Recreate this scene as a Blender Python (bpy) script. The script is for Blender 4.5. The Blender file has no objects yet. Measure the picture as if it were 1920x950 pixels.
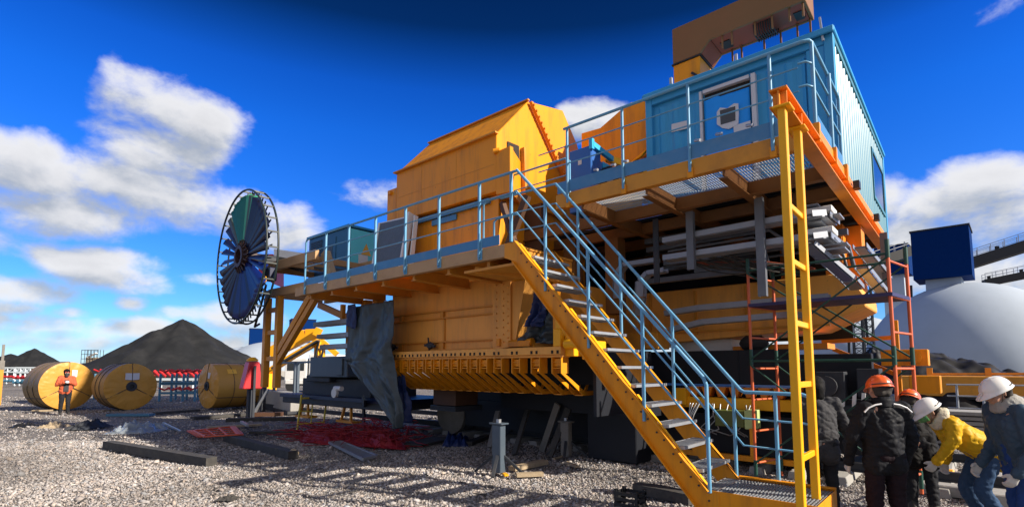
import bpy, bmesh, math, random
import numpy as np
from mathutils import Vector, Matrix, noise

S = bpy.context.scene
COL = S.collection
rad = math.radians
random.seed(7)
rng = np.random.default_rng(11)

# ------------------------------------------------------------------ camera
FPX, YAW, PITCH, YC, CAMH = 978.6, rad(41.13), rad(5.126), 602.7, 1.8
cam = bpy.data.cameras.new('camera')
cam.sensor_width = 36
cam.lens = 36 * FPX / 1920
cam.shift_y = (YC - 475) / 1920
cam.clip_end = 6000
co = bpy.data.objects.new('camera', cam)
COL.objects.link(co)
co.location = (0, 0, CAMH)
co.rotation_euler = (rad(90) + PITCH, 0, YAW)
S.camera = co

# ------------------------------------------------------------------ sun, sky
SUN_AZ, SUN_EL = rad(16.7), rad(29.8)             # azimuth measured from +X towards +Y
sl = bpy.data.lights.new('sun', 'SUN')
sl.energy = 4.4
sl.angle = rad(0.53)
sl.color = (1.0, 0.90, 0.76)
so = bpy.data.objects.new('sun', sl)
COL.objects.link(so)
sdir = Vector((math.cos(SUN_EL) * math.cos(SUN_AZ), math.cos(SUN_EL) * math.sin(SUN_AZ), math.sin(SUN_EL)))
so.rotation_euler = sdir.to_track_quat('Z', 'Y').to_euler()
so.location = (30, 10, 30)
S.view_settings.view_transform = 'Standard'
S.view_settings.look = 'None'
S.view_settings.exposure = 0.9
S.view_settings.gamma = 1
S.view_settings.use_curve_mapping = False
S.render.film_transparent = False
try:
    S.cycles.max_bounces = 6
    S.cycles.use_denoising = True
except Exception:
    pass

# pixel of the survey photograph (1920 wide) -> direction and point on a known plane
cy_, sy_ = math.cos(YAW), math.sin(YAW)
F0 = np.array([-sy_, cy_, 0.]); RT = np.array([cy_, sy_, 0.]); UPW = np.array([0, 0, 1.])
FW = F0 * math.cos(PITCH) + UPW * math.sin(PITCH)
UC = -F0 * math.sin(PITCH) + UPW * math.cos(PITCH)
CP = np.array([0, 0, CAMH])
def ray(x, y): return RT * (x - 960) / FPX + UC * (YC - y) / FPX + FW
def pY(x, y, v): r = ray(x, y); return CP + r * (v / r[1])
def pX(x, y, v): r = ray(x, y); return CP + r * (v / r[0])
def pZ(x, y, v=0.): r = ray(x, y); return CP + r * ((v - CAMH) / r[2])
def pD(x, y, d): return CP + ray(x, y) * d
def azel(x, y):
    r = ray(x, y); return math.atan2(r[0], r[1]), math.atan2(r[2], math.hypot(r[0], r[1]))

# ---- world: Nishita sky with cumulus built from noise in azimuth / elevation
W = bpy.data.worlds.new('World'); S.world = W; W.use_nodes = True
nt = W.node_tree; nt.nodes.clear()
def N(t, **k):
    n = nt.nodes.new(t)
    for a, b in k.items(): setattr(n, a, b)
    return n
def M(op, a, b=None, c=None, clamp=False):
    n = N('ShaderNodeMath', operation=op, use_clamp=clamp)
    for i, v in enumerate((a, b, c)):
        if v is None: continue
        if isinstance(v, (int, float)): n.inputs[i].default_value = v
        else: nt.links.new(v, n.inputs[i])
    return n.outputs[0]
def mixc(f, a, b, t='MIX'):
    n = N('ShaderNodeMix', data_type='RGBA', blend_type=t)
    for i, v in ((0, f), (6, a), (7, b)):
        if isinstance(v, (int, float)): n.inputs[i].default_value = v
        elif isinstance(v, tuple): n.inputs[i].default_value = v
        else: nt.links.new(v, n.inputs[i])
    return n.outputs[2]
def ramp(f, stops):
    n = N('ShaderNodeValToRGB'); e = n.color_ramp.elements
    while len(e) > 1: e.remove(e[0])
    e[0].position, e[0].color = stops[0]
    for p, c in stops[1:]:
        q = e.new(p); q.color = c
    if not isinstance(f, (int, float)): nt.links.new(f, n.inputs[0])
    return n.outputs[0]
sky = N('ShaderNodeTexSky', sky_type='NISHITA', sun_disc=False)
sky.sun_elevation = SUN_EL
sky.sun_rotation = math.pi / 2 - SUN_AZ
sky.air_density, sky.dust_density, sky.ozone_density = 1.0, 0.15, 3.5
tc = N('ShaderNodeTexCoord')
sep = N('ShaderNodeSeparateXYZ'); nt.links.new(tc.outputs['Generated'], sep.inputs[0])
X_, Y_, Z_ = sep.outputs
az = M('ARCTAN2', X_, Y_)
el = M('ARCSINE', Z_)
CLOUDS = [  # px x, px y, half width, half height, weight
 (215,170,42,55,1.0),(285,195,100,58,1.1),(360,235,85,50,1.0),(310,285,105,58,1.1),(250,350,130,50,1.1),(60,330,125,62,1.15),(120,392,165,50,1.1),
 (330,375,110,42,.9),(430,395,90,42,.9),(530,430,70,45,1.0),(195,492,112,28,1.0),(215,518,105,32,1.0),(40,545,120,26,.8),(130,640,120,18,.8),
 (150,615,130,22,.8),(285,612,55,18,.85),(375,522,38,12,.7),(245,568,34,14,.7),(135,587,36,11,.75),(345,590,60,14,.6),(450,600,80,30,.7),(20,575,60,14,.6),
 (430,650,60,25,.8),(620,560,60,40,.5),
 (1840,345,120,48,1.0),(1760,385,120,50,1.0),(1900,400,120,60,1.0),(1700,440,70,45,1.0),(1880,520,120,60,.9),(1700,520,70,40,.8),
 (1110,225,60,38,1.0),(1075,215,30,22,.9),(700,365,60,26,.45),(1400,640,200,40,.7),(1885,8,50,22,.30),
 (1660,380,60,45,.8),(2200,420,260,110,1.0),(-300,420,260,110,1.0),(-200,600,220,40,.8)]
def density(daz, dele):
    a = M('ADD', az, daz); e = M('ADD', el, dele)
    tot = None
    for (x, y, w, h, wt) in CLOUDS:
        a0, e0 = azel(x, y); a1, _ = azel(x + w, y); _, e1 = azel(x, y - h)
        u = M('MULTIPLY', M('SUBTRACT', a, a0), 1 / abs(a1 - a0))
        v = M('MULTIPLY', M('SUBTRACT', e, e0), 1 / abs(e1 - e0))
        d = M('ADD', M('MULTIPLY', u, u), M('MULTIPLY', v, v))
        b = M('MULTIPLY', M('SUBTRACT', 1.0, M('MULTIPLY', d, .55)), wt)
        tot = b if tot is None else M('SMOOTH_MAX', tot, b, .25)
    cv = N('ShaderNodeCombineXYZ')
    nt.links.new(M('MULTIPLY', a, 1.0), cv.inputs[0]); nt.links.new(M('MULTIPLY', e, 1.5), cv.inputs[1])
    def nz(sc, det, rough, dist=0.):
        n = N('ShaderNodeTexNoise'); n.inputs['Scale'].default_value = sc
        n.inputs['Detail'].default_value = det; n.inputs['Roughness'].default_value = rough
        n.inputs['Distortion'].default_value = dist
        nt.links.new(cv.outputs[0], n.inputs['Vector']); return n.outputs['Fac']
    n1 = nz(7.0, 10, .58, .3); n2 = nz(24, 6, .6, .2)
    nn = M('ADD', M('MULTIPLY', M('SUBTRACT', n1, .5), 2.5), M('MULTIPLY', M('SUBTRACT', n2, .5), .75))
    tot = M('MAXIMUM', tot, -1.1)
    return M('ADD', tot, nn)
d0 = density(0., 0.)
d1 = density(.012, .034)
alpha = N('ShaderNodeMapRange', interpolation_type='SMOOTHSTEP')
nt.links.new(d0, alpha.inputs[0]); alpha.inputs[1].default_value = .0; alpha.inputs[2].default_value = .95
alpha.inputs[4].default_value = .97
lit = N('ShaderNodeMapRange', interpolation_type='SMOOTHSTEP')
nt.links.new(M('SUBTRACT', d0, d1), lit.inputs[0]); lit.inputs[1].default_value = -.55; lit.inputs[2].default_value = .75
thick = N('ShaderNodeMapRange'); nt.links.new(d0, thick.inputs[0])
thick.inputs[1].default_value = .3; thick.inputs[2].default_value = 1.7; thick.inputs[3].default_value = 1.0; thick.inputs[4].default_value = .72
sk = N('ShaderNodeHueSaturation'); sk.inputs['Saturation'].default_value = 1.30; sk.inputs['Hue'].default_value = .508
nt.links.new(sky.outputs[0], sk.inputs['Color'])
zen = ramp(el, [(0.0, (.42, .58, 1.0, 1)), (.09, (.36, .62, .95, 1)), (.22, (.30, .62, 1.06, 1)), (.42, (.16, .60, 1.12, 1)), (.50, (.12, .50, 1.0, 1)), (.60, (.04, .16, .27, 1)), (.70, (.03, .12, .21, 1)), (1.0, (.09, .22, .34, 1))])
skyc = mixc(1.0, sk.outputs[0], zen, 'MULTIPLY')
ccol = mixc(lit.outputs[0], (2.5, 2.8, 3.3, 1), (5.3, 5.3, 5.4, 1))
cth = N('ShaderNodeCombineXYZ')
for i in range(3): nt.links.new(thick.outputs[0], cth.inputs[i])
ccol = mixc(1.0, ccol, cth.outputs[0], 'MULTIPLY')
dimtop = ramp(el, [(0., (1, 1, 1, 1)), (.52, (1, 1, 1, 1)), (.64, (.25, .28, .36, 1)), (1., (.25, .28, .36, 1))])
ccol = mixc(1.0, ccol, dimtop, 'MULTIPLY')
fin = mixc(alpha.outputs[0], skyc, ccol)
# added pale glow in the unseen sky behind the camera, fills the shaded faces
aw = M('ADD', M('MULTIPLY', X_, -sy_), M('MULTIPLY', Y_, cy_))
awr = N('ShaderNodeMapRange', interpolation_type='SMOOTHSTEP'); nt.links.new(aw, awr.inputs[0])
awr.inputs[1].default_value = -.55; awr.inputs[2].default_value = .30; awr.inputs[3].default_value = .80; awr.inputs[4].default_value = 0.0
fin = mixc(awr.outputs[0], fin, (3.1, 3.0, 3.0, 1))
bg = N('ShaderNodeBackground'); bg.inputs['Strength'].default_value = .10
nt.links.new(fin, bg.inputs[0])
wo = N('ShaderNodeOutputWorld'); nt.links.new(bg.outputs[0], wo.inputs[0])

# ------------------------------------------------------------------ materials
MATS = {}
def mat(name, col, rough=.5, metal=0., var=.12, scale=3., bump=.0, bscale=40., dirt=None, dirt_amt=.25, dirt_scale=1.5, spec=.5, coat=0., trans=0., attr=None, streak=False, dirt_lo=.48, dirt_hi=.72, chips=0.):
    m = bpy.data.materials.new(name); m.use_nodes = True
    t = m.node_tree; b = t.nodes['Principled BSDF']
    def nd(ty): return t.nodes.new(ty)
    tcn = nd('ShaderNodeTexCoord')
    nz = nd('ShaderNodeTexNoise'); nz.inputs['Scale'].default_value = scale; nz.inputs['Detail'].default_value = 5
    t.links.new(tcn.outputs['Object'], nz.inputs['Vector'])
    mx = nd('ShaderNodeMix'); mx.data_type = 'RGBA'
    lo = tuple(max(0, c * (1 - var)) for c in col) + (1,); hi = tuple(min(1, c * (1 + var)) for c in col) + (1,)
    mx.inputs[6].default_value = lo; mx.inputs[7].default_value = hi
    t.links.new(nz.outputs['Fac'], mx.inputs[0])
    out = mx.outputs[2]
    if dirt:
        mp = nd('ShaderNodeMapping'); t.links.new(tcn.outputs['Object'], mp.inputs[0])
        if streak: mp.inputs['Scale'].default_value = (3.5, 3.5, .5)
        n2 = nd('ShaderNodeTexNoise'); n2.inputs['Scale'].default_value = dirt_scale; n2.inputs['Detail'].default_value = 8; n2.inputs['Roughness'].default_value = .68
        t.links.new(mp.outputs[0], n2.inputs['Vector'])
        mr = nd('ShaderNodeMapRange'); mr.inputs[1].default_value = dirt_lo; mr.inputs[2].default_value = dirt_hi; mr.inputs[4].default_value = dirt_amt
        t.links.new(n2.outputs['Fac'], mr.inputs[0])
        m2 = nd('ShaderNodeMix'); m2.data_type = 'RGBA'; m2.inputs[7].default_value = tuple(dirt) + (1,)
        t.links.new(mr.outputs[0], m2.inputs[0]); t.links.new(out, m2.inputs[6]); out = m2.outputs[2]
    if chips:
        n4 = nd('ShaderNodeTexNoise'); n4.inputs['Scale'].default_value = 13; n4.inputs['Detail'].default_value = 7; n4.inputs['Roughness'].default_value = .7
        t.links.new(tcn.outputs['Object'], n4.inputs['Vector'])
        mr4 = nd('ShaderNodeMapRange'); mr4.inputs[1].default_value = .66; mr4.inputs[2].default_value = .70; mr4.inputs[4].default_value = chips
        t.links.new(n4.outputs['Fac'], mr4.inputs[0])
        m4 = nd('ShaderNodeMix'); m4.data_type = 'RGBA'; m4.inputs[7].default_value = (.10, .055, .035, 1)
        t.links.new(mr4.outputs[0], m4.inputs[0]); t.links.new(out, m4.inputs[6]); out = m4.outputs[2]
    if attr:
        at = nd('ShaderNodeAttribute'); at.attribute_name = attr
        m3 = nd('ShaderNodeMix'); m3.data_type = 'RGBA'; m3.blend_type = 'MULTIPLY'; m3.inputs[0].default_value = 1
        t.links.new(out, m3.inputs[6]); t.links.new(at.outputs['Color'], m3.inputs[7]); out = m3.outputs[2]
    t.links.new(out, b.inputs['Base Color'])
    b.inputs['Roughness'].default_value = rough; b.inputs['Metallic'].default_value = metal
    b.inputs['Specular IOR Level'].default_value = spec
    if coat: b.inputs['Coat Weight'].default_value = coat
    if trans: b.inputs['Transmission Weight'].default_value = trans
    if bump:
        n3 = nd('ShaderNodeTexNoise'); n3.inputs['Scale'].default_value = bscale; n3.inputs['Detail'].default_value = 4
        t.links.new(tcn.outputs['Object'], n3.inputs['Vector'])
        bp = nd('ShaderNodeBump'); bp.inputs['Strength'].default_value = bump; bp.inputs['Distance'].default_value = .02
        t.links.new(n3.outputs['Fac'], bp.inputs['Height']); t.links.new(bp.outputs[0], b.inputs['Normal'])
    MATS[name] = m
    return m
RUST = (.16, .07, .025)
mat('yellow_paint', (.80, .30, .010), .42, chips=.75, var=.10, scale=1.2, dirt=(.30, .12, .03), dirt_amt=.6, dirt_scale=1.3, streak=True, bump=.05, bscale=8, spec=0.25)
mat('yellow_bright', (.94, .44, .012), .4, var=.08, dirt=(.5, .25, .03), dirt_amt=.3, spec=0.25)
mat('orange_paint', (.80, .26, .02), .42, var=.10, scale=1.2, dirt=RUST, dirt_amt=.3, dirt_scale=2, spec=0.25)
mat('beam_paint', (.66, .28, .035), .5, chips=.8, var=.14, scale=1.5, dirt=(.30, .13, .04), dirt_amt=.5, dirt_scale=1.6, bump=.05, bscale=10, spec=0.25)
mat('arm_dimmed', (.23, .115, .045), .5, var=.12, scale=1.0, dirt=(.3, .12, .05), dirt_amt=.4, spec=0.25)  # yellow darkened to carry the dimming across the top of the view
mat('primer_red', (.30, .065, .035), .55, var=.15, dirt=RUST, dirt_amt=.4, spec=0.25)
mat('rail_paint', (.13, .34, .54), .38, var=.12, scale=6, dirt=(.30, .40, .42), dirt_amt=.35, dirt_scale=5, spec=0.25)
mat('kick_paint', (.075, .225, .42), .42, var=.10, scale=3, dirt=(.25, .33, .40), dirt_amt=.25, dirt_scale=4, spec=0.25)
mat('container_blue', (.05, .34, .64), .42, var=.10, scale=1.2, dirt=(.08, .32, .50), dirt_amt=.4, dirt_scale=1.2, streak=True, spec=0.25)
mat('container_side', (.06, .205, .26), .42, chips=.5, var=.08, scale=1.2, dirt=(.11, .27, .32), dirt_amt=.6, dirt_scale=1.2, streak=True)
mat('machine_blue', (.02, .12, .42), .4, var=.1, scale=2, dirt=(.05, .12, .25), dirt_amt=.4)
mat('blue_lit', (.03, .42, .75), .4)
mat('tarp_blue', (.001, .31, .93), .6, var=.12, scale=4, bump=.5, bscale=5)
mat('navy', (.006, .012, .05), .5, var=.2, scale=2)
mat('navy_tarp', (.012, .03, .13), .55, var=.25, scale=3, bump=.5, bscale=7)
mat('headhouse_blue', (.0005, .022, .12), .7, var=.1, spec=.05)
mat('grey_tarp', (.036, .054, .066), .5, var=.25, scale=4, bump=.5, bscale=9, dirt=(.08, .10, .11), dirt_amt=.5, dirt_scale=3)
mat('dark_grey', (.035, .04, .05), .6, var=.25, scale=2, dirt=(.09, .08, .07), dirt_amt=.4, spec=0.25)
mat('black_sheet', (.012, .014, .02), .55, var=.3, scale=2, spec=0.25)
mat('slate', (.06, .085, .115), .5, var=.15, dirt=(.12, .12, .12), dirt_amt=.4)
mat('galvanised', (.40, .42, .45), .42, .55, var=.15, scale=7, dirt=(.3, .3, .31), dirt_amt=.4, dirt_scale=6)
mat('tray_metal', (.27, .29, .33), .45, .35, var=.12, scale=5, dirt=(.35, .35, .36), dirt_amt=.4, dirt_scale=4)
mat('grating', (.42, .43, .45), .5, .5, var=.15, scale=12)
mat('white_paint', (.78, .78, .76), .5, var=.06, dirt=(.5, .48, .44), dirt_amt=.3)
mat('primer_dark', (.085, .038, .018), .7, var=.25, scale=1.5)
mat('hub_dark', (.045, .02, .018), .6)
mat('beam_hazed', (.50, .31, .155), .6, var=.14, scale=1.5, dirt=(.30, .17, .08), dirt_amt=.5, dirt_scale=1.6, spec=.25)  # greyer beam paint, bluish haze and reflected sky put into the colour
mat('service_grey', (.13, .14, .16), .5, .3, var=.3, scale=4)
mat('yellow_lifted', (.86, .40, .08), .5, chips=.7, var=.12, scale=1.2, dirt=(.45, .22, .08), dirt_amt=.5, dirt_scale=1.2, streak=True, spec=.25)  # yellow paint lightened to stand in for bounce light under the decks
mat('beam_shaded', (.24, .105, .032), .6, var=.2, scale=1.5, dirt=(.10, .05, .025), dirt_amt=.6, dirt_scale=1.6, chips=.6, spec=.2)  # beam paint darkened to stand in for the shade under the upper deck
mat('hair', (.03, .025, .022), .8)
mat('paper', (.62, .62, .64), .7, var=.05)
mat('scaffold_orange', (.66, .13, .04), .5, var=.15, scale=8, dirt=(.35, .10, .05), dirt_amt=.5, dirt_scale=8)
mat('scaffold_green', (.012, .065, .045), .5, var=.2, scale=8)
mat('scaffold_yellow', (.75, .58, .06), .5, var=.15, scale=8, dirt=(.25, .2, .08), dirt_amt=.5, dirt_scale=8)
mat('plank_purple', (.025, .018, .085), .55, var=.2, scale=5)
mat('timber_dark', (.045, .042, .04), .85, var=.3, scale=6, bump=.4, bscale=25, dirt=(.12, .11, .09), dirt_amt=.5, dirt_scale=4)
mat('timber_pale', (.40, .31, .20), .85, var=.25, scale=8, bump=.35, bscale=30, dirt=(.2, .16, .12), dirt_amt=.5, dirt_scale=6)
mat('timber_grey', (.20, .185, .165), .85, var=.25, scale=8, bump=.35, bscale=30)
mat('concrete', (.33, .32, .30), .85, var=.15, scale=3, bump=.25, bscale=20, dirt=(.18, .17, .16), dirt_amt=.5, dirt_scale=3)
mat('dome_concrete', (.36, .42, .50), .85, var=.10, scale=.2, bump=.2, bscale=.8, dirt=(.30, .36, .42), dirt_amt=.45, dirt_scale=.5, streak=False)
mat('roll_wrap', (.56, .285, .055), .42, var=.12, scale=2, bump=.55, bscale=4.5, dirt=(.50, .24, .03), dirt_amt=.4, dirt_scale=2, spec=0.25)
mat('roll_shaded', (.24, .16, .075), .5, var=.15, scale=2, bump=.45, bscale=5, dirt=(.16, .12, .07), dirt_amt=.5, spec=0.25)  # darker copy of the wrap, paints shade on the curved sides
mat('strap', (.05, .045, .04), .6)
mat('red_net', (.30, .012, .018), .6, var=.25, scale=10)
mat('red_paint', (.55, .025, .03), .4, var=.15)
mat('orange_grid', (.72, .10, .02), .5, var=.15)
mat('black', (.012, .012, .013), .5, var=.2)
mat('rubber', (.02, .02, .022), .7, var=.2)
mat('glass_dark', (.012, .016, .02), .08, spec=.8)
mat('hole_dark', (.02, .012, .006), .8)
mat('plastic_clear', (.55, .62, .68), .15, var=.2, spec=.9, trans=.55, bump=.6, bscale=12)
mat('skin', (.50, .27, .19), .5, var=.08, scale=20)
mat('eye', (.03, .02, .015), .2)
mat('glove_white', (.55, .53, .50), .8, var=.15, scale=30, bump=.4, bscale=60, dirt=(.25, .23, .2), dirt_amt=.5, dirt_scale=15)
mat('glove_dark', (.06, .06, .06), .8, var=.15)
mat('helmet_orange', (.85, .13, .02), .32, var=.04, coat=.3)
mat('helmet_white', (.76, .75, .72), .32, var=.04, coat=.3)
mat('jacket_charcoal', (.012, .013, .017), .62, var=.25, scale=10, bump=.35, bscale=26, spec=0.12)
mat('jacket_black', (.008, .0075, .008), .7, var=.25, scale=10, bump=.3, bscale=26, spec=0.12)
mat('jacket_grey', (.05, .05, .055), .7, var=.25, scale=10, bump=.35, bscale=26, spec=0.12)
mat('jacket_yellow', (.62, .36, .015), .5, var=.10, scale=6, bump=.3, bscale=18, dirt=(.35, .2, .03), dirt_amt=.3, dirt_scale=7, spec=0.12)
mat('jacket_blue', (.045, .078, .118), .55, var=.15, scale=8, bump=.35, bscale=22, spec=0.12)
mat('jacket_orange', (.52, .11, .05), .6, var=.12, scale=8, bump=.3, bscale=22, spec=0.12)
mat('hood_grey', (.33, .32, .30), .85, var=.12, scale=20, bump=.4, bscale=60, spec=0.12)
mat('hood_cream', (.60, .55, .42), .8, var=.12, scale=20, bump=.4, bscale=50, spec=0.12)
mat('trousers_plum', (.016, .010, .014), .8, var=.25, scale=12, bump=.3, bscale=30, spec=0.12)
mat('trousers_blue', (.018, .055, .21), .7, var=.2, scale=10, bump=.35, bscale=26, spec=0.12)
mat('jeans', (.035, .07, .14), .75, var=.25, scale=12, bump=.35, bscale=30, spec=0.12)
mat('trousers_dark', (.02, .021, .025), .75, var=.25, scale=12, bump=.3, bscale=30, spec=0.12)
mat('reflective', (.75, .76, .78), .35, var=.05)
mat('boot', (.02, .018, .016), .6, var=.2)
mat('visor_green', (.10, .30, .10), .2, var=.1)
mat('blade_green', (.002, .14, .075), .42, var=.2, scale=4, bump=.3, bscale=9)
mat('blade_mint', (.07, .40, .22), .45, var=.15, scale=4, bump=.3, bscale=9)
mat('blade_navy', (.003, .018, .15), .4, var=.2, scale=4, bump=.3, bscale=7)
mat('blade_dark', (.004, .008, .045), .45, var=.2, scale=4, bump=.2, bscale=9)
mat('blade_grey', (.07, .10, .09), .5, var=.2, scale=4)
mat('wheel_black', (.012, .022, .022), .45, var=.2)
mat('turquoise', (.14, .72, .80), .4, var=.06)  # brighter than the cabinet blue, paints sunlight on its end
mat('cabinet_blue', (.045, .15, .26), .45, var=.1)
mat('hazard_yellow', (.85, .45, .05), .5)
mat('mesh_grey', (.10, .125, .15), .55, var=.2, scale=9, bump=.5, bscale=60)
mat('olive', (.10, .12, .02), .5, var=.15)
mat('olive_lit', (.45, .55, .22), .5, var=.1)
mat('truss_white', (.55, .62, .66), .5, var=.1)
mat('steel_blue', (.06, .19, .30), .5, var=.15)
mat('coal', (.013, .014, .016), .9, var=.35, scale=.6, bump=.9, bscale=2.0, dirt=(.030, .030, .031), dirt_amt=.8, dirt_scale=.35, spec=0.25)
mat('coal_sheet', (.009, .009, .011), .6, var=.3, scale=.8, bump=.6, bscale=1.6, dirt=(.025, .025, .027), dirt_amt=.6, dirt_scale=.7, spec=0.25)
mat('stone', (.36, .328, .312), .85, var=.18, scale=1.3, attr='tone', bump=.3, bscale=90)
mat('gallery', (.025, .025, .026), .7, var=.2, scale=.5)
mat('window_white', (.7, .72, .74), .3)

# ------------------------------------------------------------------ mesh helpers
def V(*a): return Vector(a if len(a) == 3 else a[0])
class MB:
    def __init__(s): s.v = []; s.f = []; s.m = []; s.mi = 0; s.sm = []; s.smooth = False; s.pc = []
    def add(s, vs, fs):
        o = len(s.v); s.v += [tuple(map(float, p)) for p in vs]
        for f in fs: s.f.append(tuple(i + o for i in f)); s.m.append(s.mi); s.sm.append(s.smooth)
    def box(s, x0, x1, y0, y1, z0, z1):
        s.pc.append((len(s.v), len(s.f))); x0, x1 = sorted((x0, x1)); y0, y1 = sorted((y0, y1)); z0, z1 = sorted((z0, z1))
        s.add([(x0, y0, z0), (x1, y0, z0), (x1, y1, z0), (x0, y1, z0), (x0, y0, z1), (x1, y0, z1), (x1, y1, z1), (x0, y1, z1)],
              [(3, 2, 1, 0), (4, 5, 6, 7), (0, 1, 5, 4), (1, 2, 6, 5), (2, 3, 7, 6), (3, 0, 4, 7)]); return s
    def bar(s, a, b, w, h=None, up=(0, 0, 1)):
        """rectangular bar from a to b: w across, h along the up side"""
        s.pc.append((len(s.v), len(s.f))); h = w if h is None else h
        a, b = V(a), V(b); d = (b - a).normalized(); u = V(up)
        if abs(d.dot(u)) > .99: u = V(1, 0, 0)
        r = d.cross(u).normalized(); u = r.cross(d)
        vs = []
        for p in (a, b):
            for i, j in ((-1, -1), (1, -1), (1, 1), (-1, 1)): vs.append(p + r * (i * w / 2) + u * (j * h / 2))
        s.add(vs, [(0, 1, 2, 3), (7, 6, 5, 4), (1, 0, 4, 5), (2, 1, 5, 6), (3, 2, 6, 7), (0, 3, 7, 4)]); return s
    def tube(s, pts, r, n=8, closed=False, r2=None):
        s.pc.append((len(s.v), len(s.f))); pts = [V(p) for p in pts]; k = len(pts); sm = s.smooth; s.smooth = True
        rs = r if isinstance(r, (list, tuple)) else [r] * k
        vs = []; prev = None
        for i, p in enumerate(pts):
            if closed: d = pts[(i + 1) % k] - pts[i - 1]
            else: d = pts[min(i + 1, k - 1)] - pts[max(i - 1, 0)]
            d.normalize()
            if prev is None:
                u = V(0, 0, 1) if abs(d.z) < .9 else V(1, 0, 0)
                u = (u - d * u.dot(d)).normalized()
            else:
                u = prev - d * prev.dot(d)
                u = u.normalized() if u.length > 1e-6 else d.orthogonal().normalized()
            prev = u; w = d.cross(u)
            for j in range(n):
                t = 2 * math.pi * j / n; vs.append(p + (u * math.cos(t) + w * math.sin(t)) * rs[i])
        fs = []
        for i in range(k if closed else k - 1):
            a = i * n; b = ((i + 1) % k) * n
            for j in range(n):
                j2 = (j + 1) % n; fs.append((a + j, a + j2, b + j2, b + j))
        s.add(vs, fs)
        if not closed:
            s.smooth = False; s.add(vs[:n], [tuple(range(n - 1, -1, -1))]); s.add(vs[-n:], [tuple(range(n))])
        s.smooth = sm; return s
    def cyl(s, a, b, r, n=16, rb=None): return s.tube([a, b], [r, r if rb is None else rb], n)
    def prism(s, poly, ext):
        """closed planar polygon (3-D points) extruded by vector ext"""
        s.pc.append((len(s.v), len(s.f))); e = V(ext); p = [V(q) for q in poly]; n = len(p)
        nr = V(0, 0, 0)
        for i in range(n): nr += p[i].cross(p[(i + 1) % n])
        if nr.dot(e) > 0: p = p[::-1]
        vs = p + [q + e for q in p]
        fs = [tuple(range(n)), tuple(range(2 * n - 1, n - 1, -1))]
        for i in range(n):
            j = (i + 1) % n; fs.append((j, i, i + n, j + n))
        s.add(vs, fs); return s
    def lathe(s, prof, c, axis, n=32, cap=True):
        """prof: (distance along axis, radius)"""
        c, axis = V(c), V(axis).normalized(); u = axis.orthogonal().normalized()
        if abs(axis.z) < .9: u = (V(0, 0, 1) - axis * axis.z).normalized()
        w = axis.cross(u); vs = []; k = len(prof)
        for t, r in prof:
            for j in range(n):
                a = 2 * math.pi * j / n; vs.append(c + axis * t + (u * math.cos(a) + w * math.sin(a)) * r)
        fs = [(i * n + j, i * n + (j + 1) % n, (i + 1) * n + (j + 1) % n, (i + 1) * n + j) for i in range(k - 1) for j in range(n)]
        s.add(vs, fs)
        if cap: s.add(vs[:n], [tuple(range(n - 1, -1, -1))]); s.add(vs[-n:], [tuple(range(n))])
        return s
    def grid(s, rows):
        """rows of points -> sheet"""
        h, w = len(rows), len(rows[0])
        s.add([p for r in rows for p in r], [(i * w + j, i * w + j + 1, (i + 1) * w + j + 1, (i + 1) * w + j) for i in range(h - 1) for j in range(w - 1)])
        return s
    def ico(s, c, r, sub=1, sq=(1, 1, 1), jit=0., seed=0):
        b = bmesh.new(); bmesh.ops.create_icosphere(b, subdivisions=sub, radius=1)
        rr = random.Random(seed); vs = []
        for q in b.verts:
            k = 1 + rr.uniform(-jit, jit); vs.append((c[0] + q.co.x * r * sq[0] * k, c[1] + q.co.y * r * sq[1] * k, c[2] + q.co.z * r * sq[2] * k))
        b.verts.index_update(); s.add(vs, [tuple(v.index for v in f.verts) for f in b.faces]); b.free(); return s
    def each(s, name, m, parent=None, bevel=0.):
        """every piece added so far becomes an object of its own"""
        ends = s.pc[1:] + [(len(s.v), len(s.f))]; out = []
        for (v0, f0), (v1, f1) in zip(s.pc, ends):
            q = MB(); q.v = s.v[v0:v1]; q.f = [tuple(i - v0 for i in f) for f in s.f[f0:f1]]; q.m = s.m[f0:f1]; q.sm = s.sm[f0:f1]
            out.append(q.build(name, m, parent, bevel))
        return out
    def build(s, name, mats, parent=None, bevel=0., thick=0.):
        me = bpy.data.meshes.new(name)
        o = bpy.data.objects.new(name, me); COL.objects.link(o)
        off = V(0, 0, 0)
        if parent is not None:
            o.parent = parent; off = OFF.get(parent.name, V(0, 0, 0)); OFF[o.name] = off
        me.from_pydata([(p[0] - off.x, p[1] - off.y, p[2] - off.z) for p in s.v], [], s.f)
        for m in (mats if isinstance(mats, (list, tuple)) else [mats]): me.materials.append(MATS[m])
        me.polygons.foreach_set('material_index', s.m); me.polygons.foreach_set('use_smooth', s.sm)
        me.update()
        if thick:
            md = o.modifiers.new('thickness', 'SOLIDIFY'); md.thickness = thick
        if bevel:
            md = o.modifiers.new('bevel', 'BEVEL'); md.width = bevel; md.segments = 1; md.limit_method = 'ANGLE'; md.angle_limit = rad(40)
        return o
OFF = {}
def tag(o, label, cat=None, group=None, kind=None):
    if label: o['label'] = label
    if cat: o['category'] = cat
    if group: o['group'] = group
    if kind: o['kind'] = kind
    return o
def thing(name, loc, label, cat, group=None):
    o = bpy.data.objects.new(name, None); COL.objects.link(o); o.empty_display_size = .2
    o.location = loc; OFF[o.name] = V(loc); return tag(o, label, cat, group)
def fix_children(root): pass
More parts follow.
